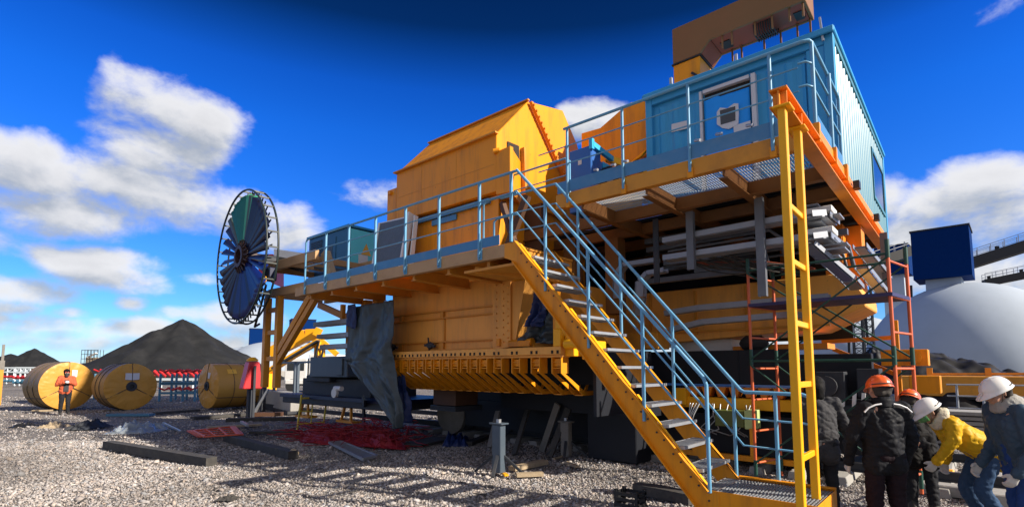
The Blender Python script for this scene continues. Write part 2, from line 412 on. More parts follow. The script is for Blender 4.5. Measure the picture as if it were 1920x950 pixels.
# ================================================================== SETTING
# ---- ground: one sheet to the horizon, finer near the camera
def axis(n, near, far):
    t = np.linspace(-1, 1, n); return np.sign(t) * (near * np.abs(t) + (far - near) * np.abs(t) ** 5)
def gz(x, y):
    r = math.hypot(x, y); k = max(0., min(1., (70 - r) / 40))
    return (noise.noise((x * .35, y * .35, 3.)) * .05 + noise.noise((x * 1.3, y * 1.3, 1.)) * .025) * k - .03
gx = axis(261, 40, 2600) - 8; gy = axis(261, 40, 2600) + 8
vs = [(x, y, gz(x, y)) for y in gy for x in gx]
g = MB(); g.smooth = True
w = len(gx)
g.add(vs, [(j * w + i, j * w + i + 1, (j + 1) * w + i + 1, (j + 1) * w + i) for j in range(len(gy) - 1) for i in range(w - 1)])
m = bpy.data.materials.new('ground_gravel'); m.use_nodes = True; MATS['ground_gravel'] = m
t = m.node_tree; b = t.nodes['Principled BSDF']; L = t.links.new
tcn = t.nodes.new('ShaderNodeTexCoord')
def tn(ty, **k):
    n = t.nodes.new(ty)
    for a, v in k.items(): n.inputs[a].default_value = v
    return n
big = tn('ShaderNodeTexNoise', Scale=.16, Detail=8, Roughness=.62); L(tcn.outputs['Object'], big.inputs['Vector'])
fin_ = tn('ShaderNodeTexNoise', Scale=9, Detail=8, Roughness=.7); L(tcn.outputs['Object'], fin_.inputs['Vector'])
vor = tn('ShaderNodeTexVoronoi', Scale=17, Randomness=1); L(tcn.outputs['Object'], vor.inputs['Vector'])
r1 = t.nodes.new('ShaderNodeValToRGB'); e = r1.color_ramp.elements
e[0].position, e[0].color = .36, (.12, .11, .105, 1); e[1].position, e[1].color = .60, (.27, .245, .225, 1)
L(big.outputs['Fac'], r1.inputs[0])
r2 = t.nodes.new('ShaderNodeValToRGB'); e = r2.color_ramp.elements
e[0].position, e[0].color = .3, (.45, .45, .45, 1); e[1].position, e[1].color = .72, (1.3, 1.28, 1.25, 1)
L(fin_.outputs['Fac'], r2.inputs[0])
mx = t.nodes.new('ShaderNodeMix'); mx.data_type = 'RGBA'; mx.blend_type = 'MULTIPLY'; mx.inputs[0].default_value = 1
L(r1.outputs[0], mx.inputs[6]); L(r2.outputs[0], mx.inputs[7]); L(mx.outputs[2], b.inputs['Base Color'])
b.inputs['Roughness'].default_value = .95
ad = tn('ShaderNodeMath'); ad.operation = 'ADD'; L(vor.outputs['Distance'], ad.inputs[0]); L(fin_.outputs['Fac'], ad.inputs[1])
bp = tn('ShaderNodeBump', Strength=1.0, Distance=.05); L(ad.outputs[0], bp.inputs['Height']); L(bp.outputs[0], b.inputs['Normal'])
tag(g.build('ground', 'ground_gravel'), None, kind='structure')

# ---- crushed stone lying on it (numpy, one mesh)
def gravel():
    n1, n2 = 165000, 65000
    px = rng.uniform(-260, 2080, n1 + n2)
    d = np.concatenate([6.0 + 7.5 * rng.random(n1) ** 1.15, 12.5 + 22 * rng.random(n2) ** 1.5])
    rx = RT[0] * (px - 960) / FPX + FW[0] * 1.0; ry = RT[1] * (px - 960) / FPX + FW[1] * 1.0
    x, y = rx * d, ry * d
    keep = rng.random(n1 + n2) < np.clip(1.0 - np.clip((y - 10) / 6, 0, .8) * (x > -12), 0, 1)
    x, y, d = x[keep], y[keep], d[keep]; n = len(x)
    z = np.array([gz(a, c) for a, c in zip(x, y)])
    phi = (1 + 5 ** .5) / 2
    base = np.array([(-1, phi, 0), (1, phi, 0), (-1, -phi, 0), (1, -phi, 0), (0, -1, phi), (0, 1, phi), (0, -1, -phi), (0, 1, -phi), (phi, 0, -1), (phi, 0, 1), (-phi, 0, -1), (-phi, 0, 1)]) / 1.9
    fc = np.array([(0, 11, 5), (0, 5, 1), (0, 1, 7), (0, 7, 10), (0, 10, 11), (1, 5, 9), (5, 11, 4), (11, 10, 2), (10, 7, 6), (7, 1, 8), (3, 9, 4), (3, 4, 2), (3, 2, 6), (3, 6, 8), (3, 8, 9), (4, 9, 5), (2, 4, 11), (6, 2, 10), (8, 6, 7), (9, 8, 1)])
    size = (rng.lognormal(0, .45, n) * .0132 + .003) * np.clip(.75 + d / 26, 1, 2.2)
    p = base[None] * (1 + rng.uniform(-.28, .28, (n, 12, 1)))
    p = p * (size[:, None, None] * np.stack([rng.uniform(.8, 1.5, n), rng.uniform(.6, 1.0, n), rng.uniform(.45, .8, n)], 1)[:, None, :])
    # random rotation
    q = rng.normal(size=(n, 4)); q /= np.linalg.norm(q, axis=1)[:, None]
    a, bq, c, dd = q.T
    R = np.stack([1 - 2 * (c * c + dd * dd), 2 * (bq * c - dd * a), 2 * (bq * dd + c * a), 2 * (bq * c + dd * a), 1 - 2 * (bq * bq + dd * dd), 2 * (c * dd - bq * a), 2 * (bq * dd - c * a), 2 * (c * dd + bq * a), 1 - 2 * (bq * bq + c * c)], 1).reshape(n, 3, 3)
    tilt = .45
    R = R * tilt + np.eye(3)[None] * (1 - tilt)
    rz = rng.uniform(0, 6.28, n); Z = np.zeros((n, 3, 3)); Z[:, 0, 0] = np.cos(rz); Z[:, 0, 1] = -np.sin(rz); Z[:, 1, 0] = np.sin(rz); Z[:, 1, 1] = np.cos(rz); Z[:, 2, 2] = 1
    p = np.einsum('nij,nkj->nki', Z @ R, p)
    p += np.stack([x, y, z + size * .35], 1)[:, None, :]
    me = bpy.data.meshes.new('gravel'); nv, nf = n * 12, n * 20
    me.vertices.add(nv); me.vertices.foreach_set('co', p.reshape(-1).astype(np.float32))
    f = (fc[None] + (np.arange(n) * 12)[:, None, None]).reshape(-1)
    me.loops.add(nf * 3); me.loops.foreach_set('vertex_index', f.astype(np.int32))
    me.polygons.add(nf); me.polygons.foreach_set('loop_start', np.arange(0, nf * 3, 3, dtype=np.int32))
    me.update(calc_edges=True)
    tone = np.clip(rng.normal(1.0, .19, n), .4, 1.5) * np.array([.93 + .42 * noise.noise((a * .42, c * .42, 7.)) + .22 * noise.noise((a * 1.9, c * 1.9, 2.)) for a, c in zip(x, y)])
    warm = rng.normal(0, .05, n)
    colr = np.stack([tone * (1 + warm), tone, tone * (1 - warm), np.ones(n)], 1)
    at = me.color_attributes.new('tone', 'FLOAT_COLOR', 'POINT')
    at.data.foreach_set('color', np.repeat(colr, 12, axis=0).reshape(-1).astype(np.float32))
    me.materials.append(MATS['stone'])
    o = bpy.data.objects.new('gravel', me); COL.objects.link(o)
    return tag(o, 'pale crushed stone covering the yard in front of the machine', 'gravel', kind='stuff')
gravel()
b = MB(); rr = random.Random(31)
for k in range(170):
    d = rr.uniform(6.4, 17); r_ = ray(rr.uniform(-100, 1900), 690); r_ = r_ / (r_ @ FW); q = CP + r_ * d; z = gz(q[0], q[1]) + .035
    a = rr.uniform(0, 6.28); L_ = rr.choice((.05, .08, .12, .2)); w_ = rr.uniform(.012, .04)
    b.bar((q[0], q[1], z), (q[0] + L_ * math.cos(a), q[1] + L_ * math.sin(a), z + rr.uniform(-.01, .03)), w_, .012)
tag(b.build('litter', 'timber_dark'), 'small dark splinters and scraps scattered over the stones', 'litter', kind='stuff')

# ---- coal heaps far off
def heap(name, c, R, h, seed, label, matn='coal', n=150, rough=.045, ecc=1.0, ridge=0., group=None, ang=0., conc=1.0):
    b = MB(); b.smooth = True; rows = []
    for i in range(n // 2 + 1):
        t = i / (n // 2); row = []
        for j in range(n + 1):
            a = 2 * math.pi * j / n
            k = 1 + .10 * noise.noise((math.cos(a) * 1.3, math.sin(a) * 1.3, seed)) + .04 * noise.noise((math.cos(a) * 5, math.sin(a) * 5, seed))
            xx = math.cos(a) * R * k * t * ecc; yy = math.sin(a) * R * k * t
            ez = max(0., 1 - t) ** conc
            if ridge: xx += math.copysign(ridge, math.cos(a)) * min(1, abs(math.cos(a)) * 3) * 1.0
            zz = h * min(ez, .975 - .02 * math.cos(a)) + h * .035 * noise.noise((math.cos(a) * 4.2, math.sin(a) * 4.2, t * 1.2 + seed + 9)) * min(1, 3 * t) * (1 - t) * 2 + h * rough * (noise.noise((xx * 5 / R, yy * 5 / R, seed)) + .5 * noise.noise((xx * 13 / R, yy * 13 / R, seed + 3))) * min(1, 6 * t)
            X = c[0] + xx * math.cos(ang) - yy * math.sin(ang); Y = c[1] + xx * math.sin(ang) + yy * math.cos(ang)
            row.append((X, Y, c[2] + (zz if t < 1 else -.5)))
        rows.append(row)
    b.grid(rows[::-1])
    o = b.build(name, matn)
    return tag(o, label, 'coal heap' if matn == 'coal' else 'covered heap', group)
c = pD(338, 690, 82); heap('coal_heap', (c[0], c[1], -.2), 15.6, 9.9, 3., 'large black coal heap rising behind the wrapped rolls', group='coal heaps in the yard', conc=1.0)
c = pD(62, 690, 112); heap('coal_heap', (c[0], c[1], -.2), 9.5, 6.4, 8., 'small pointed coal heap at the far left edge of the yard', group='coal heaps in the yard')
c = pD(18, 690, 125); heap('coal_heap', (c[0], c[1], -.2), 12, 5.6, 5., 'low rounded coal heap half hidden behind the small pointed heap', group='coal heaps in the yard')
c = pD(1745, 690, 27); heap('covered_heap', (c[0], c[1], -.1), 6.2, 2.75, 2.3, 'black heap under crumpled sheeting in front of the large dome', 'coal_sheet', rough=.16, ecc=1.1, ang=.65, conc=.75)
c = pD(1640, 690, 33); heap('covered_heap', (c[0], c[1], -.1), 4.0, 3.3, 6.3, 'dark steep heap behind the orange scaffold ladder', 'coal_sheet', rough=.14, ang=.6, conc=.9)

# ---- concrete storage domes with blue head houses
def dome(c, R, zb, zt, box, label, bx_off=(0, 0), rot=0., blue='headhouse_blue', group='storage domes'):
    r = thing('storage_dome', (c[0], c[1], 0), label, 'dome', group)
    b = MB(); b.smooth = True
    prof = [(-zb, R * 1.0)] + [(0, R)] + [(math.sin(a) * (zt - zb), math.cos(a) * R + .02) for a in np.linspace(.03, math.pi / 2 - .01, 22)]
    b.lathe([(zb + p, q) for p, q in prof], (c[0], c[1], 0), (0, 0, 1), 72, cap=False)
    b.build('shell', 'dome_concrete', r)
    b = MB(); b.lathe([(-.3, R * 1.012), (zb, R * 1.012), (zb + .15, R * 1.0)], (c[0], c[1], 0), (0, 0, 1), 72, cap=False); 
    for k in range(60):
        a = 2 * math.pi * k / 60; x, y = c[0] + math.cos(a) * R * 1.012, c[1] + math.sin(a) * R * 1.012
        b.bar((x, y, 0), (x, y, zb), .25, .25)
    b.build('base_ring', 'concrete', r)
    w, h, z0 = box
    b = MB(); ca, sa = math.cos(rot), math.sin(rot)
    def q(x, y, z): return (c[0] + bx_off[0] + x * ca - y * sa, c[1] + bx_off[1] + x * sa + y * ca, z)
    b.prism([q(-w, -w, z0), q(w, -w, z0), q(w, w, z0), q(-w, w, z0)], (0, 0, h))
    k = b.build('head_house', blue, r)
    b = MB(); b.prism([q(-w * 1.04, -w * 1.04, z0 + h), q(w * 1.04, -w * 1.04, z0 + h), q(w * 1.04, w * 1.04, z0 + h), q(-w * 1.04, w * 1.04, z0 + h)], (0, 0, h * .03))
    b.build('roof', 'gallery', k)
    b = MB(); b.prism([q(-w * .62, -w * .62, zt - 1.2), q(w * .62, -w * .62, zt - 1.2), q(w * .62, w * .62, zt - 1.2), q(-w * .62, w * .62, zt - 1.2)], (0, 0, z0 - zt + 1.2))
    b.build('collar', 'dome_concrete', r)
    return r
cD = pD(1818, 690, 70)
dome(cD, 11.9, 1.1, 13.3, (3.05, 6.6, 13.9), 'large grey concrete dome with a dark blue head house on top', (-1.9, -.6), rad(-3))
c2 = pD(1600, 690, 105)
dome(c2, 11.5, 2.0, 12.5, (2.7, 5.6, 20), 'pale dome seen through the scaffold bracing', (7.5, 2.2), rad(-3))
c3 = pD(515, 690, 120)
dome(c3, 11.0, 1.2, 8.0, (2.6, 4.6, 8.3), 'far grey dome behind the yellow boom under the deck', (4.5, 4.0), rad(-20))
c4 = pD(462, 690, 150)
dome(c4, 11.0, 1.2, 8.0, (2.6, 4.8, 8.2), 'farthest dome, partly behind the big coal heap', (3.0, 2.0), rad(-20))

# ---- conveyor galleries over the domes
def gallery(a, b_, w, h, label, rail=True):
    a, b_ = V(a), V(b_); r = thing('conveyor_gallery', tuple(a), label, 'gallery', 'conveyor galleries behind the large dome')
    b = MB(); b.bar(a, b_, w, h); d = (b_ - a); L_ = d.length; n = int(L_ / 1.5)
    side = d.normalized().cross(V(0, 0, 1)).normalized()
    b.build('truss', 'gallery', r)
    b = MB()
    for k in range(n + 1):
        p = a + d * (k / n) + V(0, 0, h / 2)
        for s in (-1, 1): b.bar(p + side * s * w * .48, p + side * s * w * .48 + V(0, 0, 1.1), .09)
    for s in (-1, 1):
        for z in (.5, 1.1): b.bar(a + side * s * w * .48 + V(0, 0, h / 2 + z), b_ + side * s * w * .48 + V(0, 0, h / 2 + z), .08)
    b.build('handrail', 'galvanised', r)
    b = MB()
    for k in range(0, n, 3):
        p = a + d * ((k + .5) / n) + V(0, 0, h / 2); b.box(p.x - .25, p.x + .25, p.y - .25, p.y + .25, p.z, p.z + .55)
    b.each('roller_box', 'gallery', r)
    b = MB()
    for k in (-.25, 1.3):
        p = a + d * k; b.bar((p.x - 1, p.y, p.z - h / 2), (p.x - 1.4, p.y, 0), .35); b.bar((p.x + 1, p.y, p.z - h / 2), (p.x + 1.4, p.y, 0), .35)
    b.each('trestle', 'gallery', r)
gallery(pD(1630, 496, 84), pD(1745, 458, 84), 2.2, 1.5, 'conveyor gallery climbing to the left side of the blue head house')
gallery(pD(1785, 505, 80), pD(2080, 412, 70), 2.2, 1.5, 'conveyor gallery climbing to the right from the blue head house')
gallery(pD(1845, 531, 100), pD(2080, 484, 92), 2.2, 1.3, 'lower conveyor gallery coming out above the large dome shoulder')

# ---- lattice mast by the second dome
lm = pD(1614, 700, 62); r = thing('lattice_mast', (lm[0], lm[1], 0), 'dark steel lattice mast in front of the pale second dome', 'mast')
for k in range(2):
    b = MB(); s = .95; ox = lm[0] + (k * 1.15) * RT[0]; oy = lm[1] + k * 1.15 * RT[1]; top = 10.3 if k == 0 else 12.0; s *= .55
    cs = [(ox - s, oy - s), (ox + s, oy - s), (ox + s, oy + s), (ox - s, oy + s)]
    for x, y in cs: b.bar((x, y, 0), (x, y, top), .16)
    for lv in range(int(top / .85)):
        for i in range(4):
            p, q = cs[i], cs[(i + 1) % 4]; z = lv * .85
            b.bar((p[0], p[1], z), (q[0], q[1], z), .09); b.bar((p[0], p[1], z), (q[0], q[1], z + .85), .07)
    b.build('lattice_leg', 'dark_grey', r)
# ================================================================== THE MACHINE
MC = thing('mining_machine', (-6, 9, 0), 'huge yellow bulk handling machine filling the middle of the yard', 'machine')
YF = 7.35                                           # plane of the long hull wall
# ---- upper housing: gable prism with its roof lip, wing plate, doorway, bolted seam
b = MB()
prof = [(YF, 5.28), (YF, 6.46), (8.35, 7.53), (9.63, 7.82), (10.21, 7.2), (10.39, 6.86), (10.6, 5.2)]
b.prism([(-6.83, y, z) for y, z in prof], (-3.27, 0, 0))
up = b.build('upper_housing', 'yellow_paint', MC, bevel=.012)
b = MB()
for x in (-8.0, -9.15): b.box(x - .006, x + .006, YF - .004, YF + .02, 5.29, 6.44)
b.box(-10.0, -6.9, YF - .004, YF + .02, 5.84, 5.85); b.each('weld_seam', 'beam_paint', up)
b = MB(); b.bar((-6.79, YF - .03, 6.465), (-10.14, YF - .03, 6.465), .10, .03)
b.bar((-6.80, 8.33, 7.55), (-10.12, 8.33, 7.55), .06, .03); b.each('roof_lip', 'beam_paint', up)
b = MB(); b.prism([(-6.80, 8.34, 7.50), (-6.80, 8.42, 7.50), (-6.80, 9.60, 6.2), (-6.80, 9.52, 6.2)], (.07, 0, 0))
for k in range(13):
    f = (k + .5) / 13; y, z = 8.38 + 1.18 * f, 7.50 - 1.3 * f; b.cyl((-6.73, y, z), (-6.70, y, z), .025, 6)
b.build('seam_flange', 'orange_paint', up)
b = MB(); b.prism([(-6.82, 7.66, 6.40), (-6.82, 8.02, 6.42), (-6.82, 8.06, 5.75), (-6.82, 7.66, 5.75)], (.012, 0, 0)); b.build('doorway', 'hole_dark', up)
b = MB(); b.bar((-6.78, 8.12, 6.40), (-6.78, 8.16, 5.4), .06, .1); b.build('door_frame', 'beam_paint', up)
b = MB(); b.prism([(-6.83, YF - .012, 6.05), (-6.46, YF - .012, 6.10), (-6.46, YF - .012, 5.18), (-6.83, YF - .012, 5.21)], (0, .10, 0))
b.cyl((-6.86, YF - .05, 6.08), (-6.76, YF + .02, 6.10), .055, 10); b.build('wing_plate', 'yellow_paint', up, bevel=.006)
b = MB(); b.prism([(-6.46, YF, 5.2), (-6.83, YF + .02, 5.2), (-6.83, 8.1, 5.2)], (0, 0, .9)); b.build('wing_gusset', 'yellow_paint', up)
b = MB(); b.box(-10.46, -10.1, YF, 8.8, 5.28, 6.12); b.box(-10.36, -10.26, YF - .06, YF + .02, 5.98, 6.06); b.build('step_box', 'yellow_paint', up, bevel=.01)
# ---- middle wall standing on the lower deck, set back under the housing
b = MB(); b.box(-10.35, -6.9, YF + .14, 10.6, 3.4, 5.26); b.build('middle_wall', 'yellow_paint', MC)
b = MB(); b.box(-10.3, -7.1, YF + .06, YF + .13, 5.12, 5.22); b.box(-8.9, -8.1, YF + .1, YF + .13, 4.98, 5.1); b.each('recess_shade_strip', 'kick_paint', MC)  # blue strips paint the band of shade in the recess below the housing
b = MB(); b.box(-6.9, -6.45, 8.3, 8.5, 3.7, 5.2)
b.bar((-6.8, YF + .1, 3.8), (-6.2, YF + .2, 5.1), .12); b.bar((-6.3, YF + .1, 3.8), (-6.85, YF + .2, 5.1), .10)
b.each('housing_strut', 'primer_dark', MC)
# ---- lower hull wall under the deck with its ribs and bolted corner
LH = MB(); LH.box(-10.15, -6.83, YF, 10.4, 2.16, 3.55)
lh = LH.build('lower_hull', 'yellow_lifted', MC)
b = MB()
for z in (3.01, 2.86, 2.36): b.box(-10.12, -6.84, YF - .07, YF - .003, z - .012, z + .012)
for x in (-9.75, -8.35): b.box(x - .06, x + .06, YF - .055, YF - .003, 2.18, 2.34); b.box(x - .05, x + .05, YF - .055, YF - .003, 2.875, 2.995)
b.box(-10.15, -6.83, YF - .10, YF - .003, 2.17, 2.20); b.box(-8.33, -8.28, YF - .03, YF - .003, 2.38, 2.84); b.each('wall_rib', 'beam_paint', lh)
for x in (-9.95, -8.62):
    b = MB(); b.ico((x, YF - .12, 2.28), .09, 1, jit=.3, seed=3); b.bar((x - .18, YF - .12, 2.3), (x + .15, YF - .12, 2.27), .05); b.bar((x - .06, YF - .1, 2.18), (x - .08, YF - .12, 2.46), .025); b.build('clamp', 'dark_grey', lh)
b = MB(); b.prism([(-6.83, YF - .09, 2.16), (-6.38, YF - .09, 2.2), (-6.38, YF - .09, 3.44), (-6.83, YF - .09, 3.44)], (0, .5, 0))
b.prism([(-6.37, YF - .05, 2.25), (-6.30, YF - .05, 2.25), (-6.05, YF - .05, 3.42), (-6.37, YF - .05, 3.42)], (0, .3, 0))
for i in range(9):
    for x in (-6.73, -6.55, -6.44): b.cyl((x, YF - .115, 2.3 + i * .135 + (x * 7 % .07)), (x, YF - .085, 2.3 + i * .135 + (x * 7 % .07)), .014, 6)
b.build('bolted_pillar', 'yellow_lifted', lh)
b = MB(); b.box(-6.42, -5.9, YF - .12, YF + .05, 2.2, 2.28); b.cyl((-6.42, YF - .05, 2.26), (-5.88, YF - .05, 2.28), .07, 10); b.box(-6.7, -6.62, YF - .13, YF - .1, 2.22, 2.36); b.build('roller_bar', 'yellow_paint', lh)
b = MB(); b.box(-6.35, -5.5, 8.6, 9.6, 2.3, 3.4); b.build('inner_wall', 'beam_paint', lh)
b = MB(); b.box(-5.28, -5.18, YF - .25, YF - .15, 2.2, 3.5); b.build('deck_post', 'yellow_paint', MC, bevel=.005)
b = MB(); b.box(-5.17, -5.02, YF - .4, YF - .1, 2.16, 2.45); b.box(-5.0, -4.82, YF - .3, YF - .05, 2.0, 2.35); b.box(-5.14, -5.03, YF - .38, YF - .28, 2.45, 2.68)
b.box(-4.8, -4.55, YF - .1, YF + .25, 1.95, 2.25); b.cyl((-4.95, YF - .35, 2.2), (-4.72, YF - .35, 2.2), .08, 10); b.build('corner_bracket', 'yellow_bright', MC, bevel=.008)
# ---- row of trough idler frames below the hull
TR = MB(); TR.box(-9.85, -5.0, 6.93, 7.25, 2.03, 2.16); TR.box(-9.85, -5.0, 6.99, 7.2, 1.985, 2.03)
tr = TR.build('idler_beam', 'yellow_lifted', MC, bevel=.006)
UX = [-9.66, -9.39, -9.13, -8.88, -8.61, -8.35, -8.09, -7.83, -7.57, -7.30, -7.04, -6.78, -6.42, -5.99, -5.55, -5.11]
for i, x in enumerate(UX):
    b = MB()
    for s in (-.095, .085):
        b.box(x + s, x + s + .018, 6.95, 7.16, 1.72, 1.984)
        b.prism([(x + s, 6.96, 1.72), (x + s, 7.06, 1.72), (x + s, 7.66, 1.40), (x + s, 8.3, 1.40), (x + s, 8.45, 1.58), (x + s, 8.52, 1.58), (x + s, 8.34, 1.34), (x + s, 7.6, 1.34)], (.018, 0, 0))
    b.box(x - .075, x + .083, 6.97, 7.0, 1.80, 1.815); b.box(x - .075, x + .083, 6.97, 7.0, 1.90, 1.915); b.box(x - .09, x + .10, 7.0, 7.02, 1.84, 1.96)
    b.box(x - .075, x + .083, 7.6, 8.34, 1.335, 1.35)
    fr = b.build('idler_frame', 'yellow_paint', tr)
    b = MB()
    for s in (-.06, .05): b.box(x + s - .022, x + s + .022, 6.925, 6.929, 2.045, 2.10)
    b.each('slot', 'hole_dark', tr)
b = MB(); b.box(-9.9, -4.9, 8.3, 8.6, 1.5, 2.1); b.box(-10, -5.1, 7.3, 8.3, 2.03, 2.15); b.build('belt_table', 'black_sheet', MC)  # black stands in for the deep shade behind the idler frames
# ---- lower walkway
LD = MB()
LD.box(-11.72, -5.02, 5.85, 5.90, 3.50, 3.70)
LD.box(-11.72, -5.02, 5.90, 5.95, 3.50, 3.515); LD.box(-11.72, -5.02, 5.90, 5.97, 3.675, 3.69)
LD.box(-12.0, -11.73, 5.88, 6.0, 3.50, 3.70)
ld = LD.build('lower_walkway', 'beam_hazed', MC, bevel=.004)
b = MB()
for x in [-11.4 + .95 * k for k in range(7)] + [-5.08]:
    b.box(x - .03, x + .03, 5.955, YF - .004, 3.42, 3.62); b.box(x - .07, x + .07, 5.955, YF - .004, 3.405, 3.42)
b.each('joist', 'beam_paint', ld)
b = MB(); b.box(-11.7, -5.03, 6.98, YF - .004, 3.625, 3.66); b.box(-8.0, -5.03, 5.96, 6.98, 3.625, 3.66); b.each('deck_plate', 'beam_paint', ld)
b = MB()
for k in range(92):
    x = -11.66 + k * .04; b.box(x, x + .008, 5.965, 6.97, 3.63, 3.66)
for k in range(9): y = 6.0 + k * .115; b.box(-11.68, -8.02, y, y + .008, 3.64, 3.655)
b.build('walkway_grating', 'yellow_paint', ld)
b = MB(); b.box(-6.2, -5.0, 5.9, 6.9, 3.36, 3.40); b.bar((-6.0, 5.95, 3.4), (-5.1, 7.2, 3.3), .1); b.each('stair_bearer', 'beam_paint', ld)
# ---- lower hand rail
def railing(name, parent, rail_pts, posts, kick=None, mids=(), base_z=3.7, top=4.78, sock=None, r=.021, ext=.0, pm='rail_paint'):
    b = MB(); b.tube(rail_pts, r * 1.05, 8); rl = b.build(name, pm, parent)
    for z0, z1 in mids:
        b = MB(); b.tube([(p[0], p[1], p[2] - z0) for p in rail_pts if True][z1:], .012, 6); b.build('mid_rail', pm, rl)
    for (x, y) in posts:
        b = MB(); b.tube([(x, y, base_z - ext), (x, y, top)], r, 8); b.build('post', pm, rl)
    return rl
RP = [(-5.0, 5.82, 4.78)] + [(-11.30, 5.82, 4.78), (-11.38, 5.82, 4.76), (-11.42, 5.82, 4.70), (-11.42, 5.82, 3.5)]
b = MB(); b.tube(RP, .022, 8); lr = b.build('lower_railing', 'rail_paint', MC)
for x in (-10.53, -9.61, -8.65, -7.70, -6.76, -5.78, -5.10):
    b = MB(); b.box(x - .021, x + .021, 5.80, 5.842, 3.55 if x < -5.2 else 3.70, 4.77)
    if x < -5.2: b.box(x - .05, x + .05, 5.835, 5.848, 3.52, 3.86)
    b.build('post', 'rail_paint', lr, bevel=.006)
for z in (4.46, 4.13):
    b = MB(); b.tube([(-11.42, 5.82, z), (-5.0, 5.82, z)], .012, 6); b.build('mid_rail', 'rail_paint', lr)
b = MB(); b.tube([(-5.02, 5.86, 4.46), (-5.66, 5.86, 4.46), (-5.72, 5.86, 4.42), (-5.72, 5.86, 3.8)], .016, 6); b.tube([(-5.02, 5.87, 4.13), (-5.44, 5.87, 4.13), (-5.50, 5.87, 4.09), (-5.50, 5.87, 3.8)], .016, 6); b.each('return_loop', 'rail_paint', lr)
b = MB(); b.box(-11.4, -5.36, 5.838, 5.846, 3.705, 3.86); b.build('kick_plate', 'kick_paint', lr)
# ---- upper walkway
UD = MB()
UD.box(-5.25, -1.31, 7.17, 7.22, 4.55, 4.79); UD.box(-5.25, -1.31, 7.22, 7.29, 4.55, 4.565); UD.box(-5.25, -1.31, 7.22, 7.29, 4.775, 4.79)
ud = UD.build('upper_walkway', 'beam_paint', MC, bevel=.004)
b = MB(); x0, x1 = -1.39, -1.22
b.box(x0, x1, 5.60, 14.05, 4.445, 4.465); b.box(x0, x1, 5.60, 14.05, 4.625, 4.645); b.box(-1.315, -1.295, 5.61, 14.05, 4.465, 4.625)
for y in (5.66, 6.3): b.box(-1.37, -1.235, y, y + .012, 4.465, 4.625)
b.build('end_beam', 'orange_paint', ud, bevel=.003)
b = MB(); b.box(-1.29, -1.24, 7.24, 14.0, 4.65, 4.79); b.build('edge_channel', 'orange_paint', ud)
b = MB()
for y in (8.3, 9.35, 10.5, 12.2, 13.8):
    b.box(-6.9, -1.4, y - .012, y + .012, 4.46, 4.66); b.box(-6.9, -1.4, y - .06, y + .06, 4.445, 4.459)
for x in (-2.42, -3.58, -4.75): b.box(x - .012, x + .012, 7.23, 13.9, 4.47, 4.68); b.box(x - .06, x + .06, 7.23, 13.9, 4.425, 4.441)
b.each('deck_beam', 'beam_shaded', ud)
b = MB()
for k in range(98):
    x = -5.2 + k * .04; b.box(x, x + .006, 7.24, 9.3, 4.745, 4.758)
for k in range(14): y = 7.3 + k * .15; b.box(-5.2, -1.32, y, y + .007, 4.746, 4.757)
b.build('walkway_grating', 'galvanised', ud)
b = MB(); b.box(-6.8, -1.42, 9.36, 14.0, 4.70, 4.76); b.each('deck_plate', 'black_sheet', ud)  # black base paints in the shade on the deck underside
b = MB(); b.tube([(-5.05, 7.14, 5.92), (-1.36, 7.14, 5.92), (-1.29, 7.16, 5.92), (-1.27, 7.24, 5.92), (-1.27, 8.98, 5.92), (-1.27, 9.02, 5.88), (-1.27, 9.02, 4.8)], .024, 8)
ur = b.build('upper_railing', 'rail_paint', MC)
for x, y in ((-1.75, 7.14), (-2.85, 7.14), (-3.92, 7.14), (-4.98, 7.14)):
    b = MB(); b.tube([(x, y, 4.60), (x, y, 5.90)], .024, 8); b.build('post', 'rail_paint', ur)
    b = MB(); b.box(x - .04, x + .04, 7.135, 7.167, 4.52, 4.66); b.build('post_socket', 'yellow_paint', ur)
for x, y in ((-1.27, 7.22), (-1.25, 8.2)):
    b = MB(); b.tube([(x, y, 4.78), (x, y, 5.92)], .024, 8); b.build('post', 'rail_paint', ur)
    b = MB(); b.box(x - .035, x + .045, y - .04, y + .04, 4.60, 4.84); b.build('post_socket', 'yellow_paint', ur)
b = MB(); b.box(-1.29, -1.2, 9.0, 9.1, 4.60, 4.85); b.build('post_socket', 'yellow_paint', ur)
for z in (5.60, 5.29):
    b = MB(); b.tube([(-5.6, 7.14, z), (-1.42, 7.14, z)], .012, 6); b.build('mid_rail', 'rail_paint', ur)
    b = MB(); b.tube([(-1.42, 7.14, z + .05), (-1.33, 7.15, z + .05), (-1.28, 7.2, z + .03), (-1.27, 9.0, z + .02)], .016, 6); b.build('mid_rail', 'rail_paint', ur)
b = MB(); b.tube([(-6.9, 7.6, 5.62), (-5.35, 7.6, 5.62), (-5.25, 7.6, 5.55), (-5.25, 7.6, 4.7)], .02, 8); b.tube([(-6.9, 7.6, 5.3), (-5.25, 7.6, 5.3)], .012, 6); b.each('inner_rail', 'rail_paint', ur)
b = MB(); b.box(-5.2, -1.34, 7.152, 7.162, 4.80, 5.0); b.box(-1.265, -1.255, 7.3, 9.0, 4.82, 4.98); b.each('kick_plate', 'kick_paint', ur)
b = MB()
for y in (9.55, 11.9): b.box(-1.215, -1.13, y, y + .16, 4.62, 4.74)
b.each('bracket_lug', 'black', ud)
b = MB()
for x in (-4.42, -4.1, -3.88, -2.75, -2.45, -2.05): b.cyl((x, 7.1, 5.02), (x + .09, 7.06, 4.99), .022, 8)
b.each('pipe_stub', 'galvanised', ud)
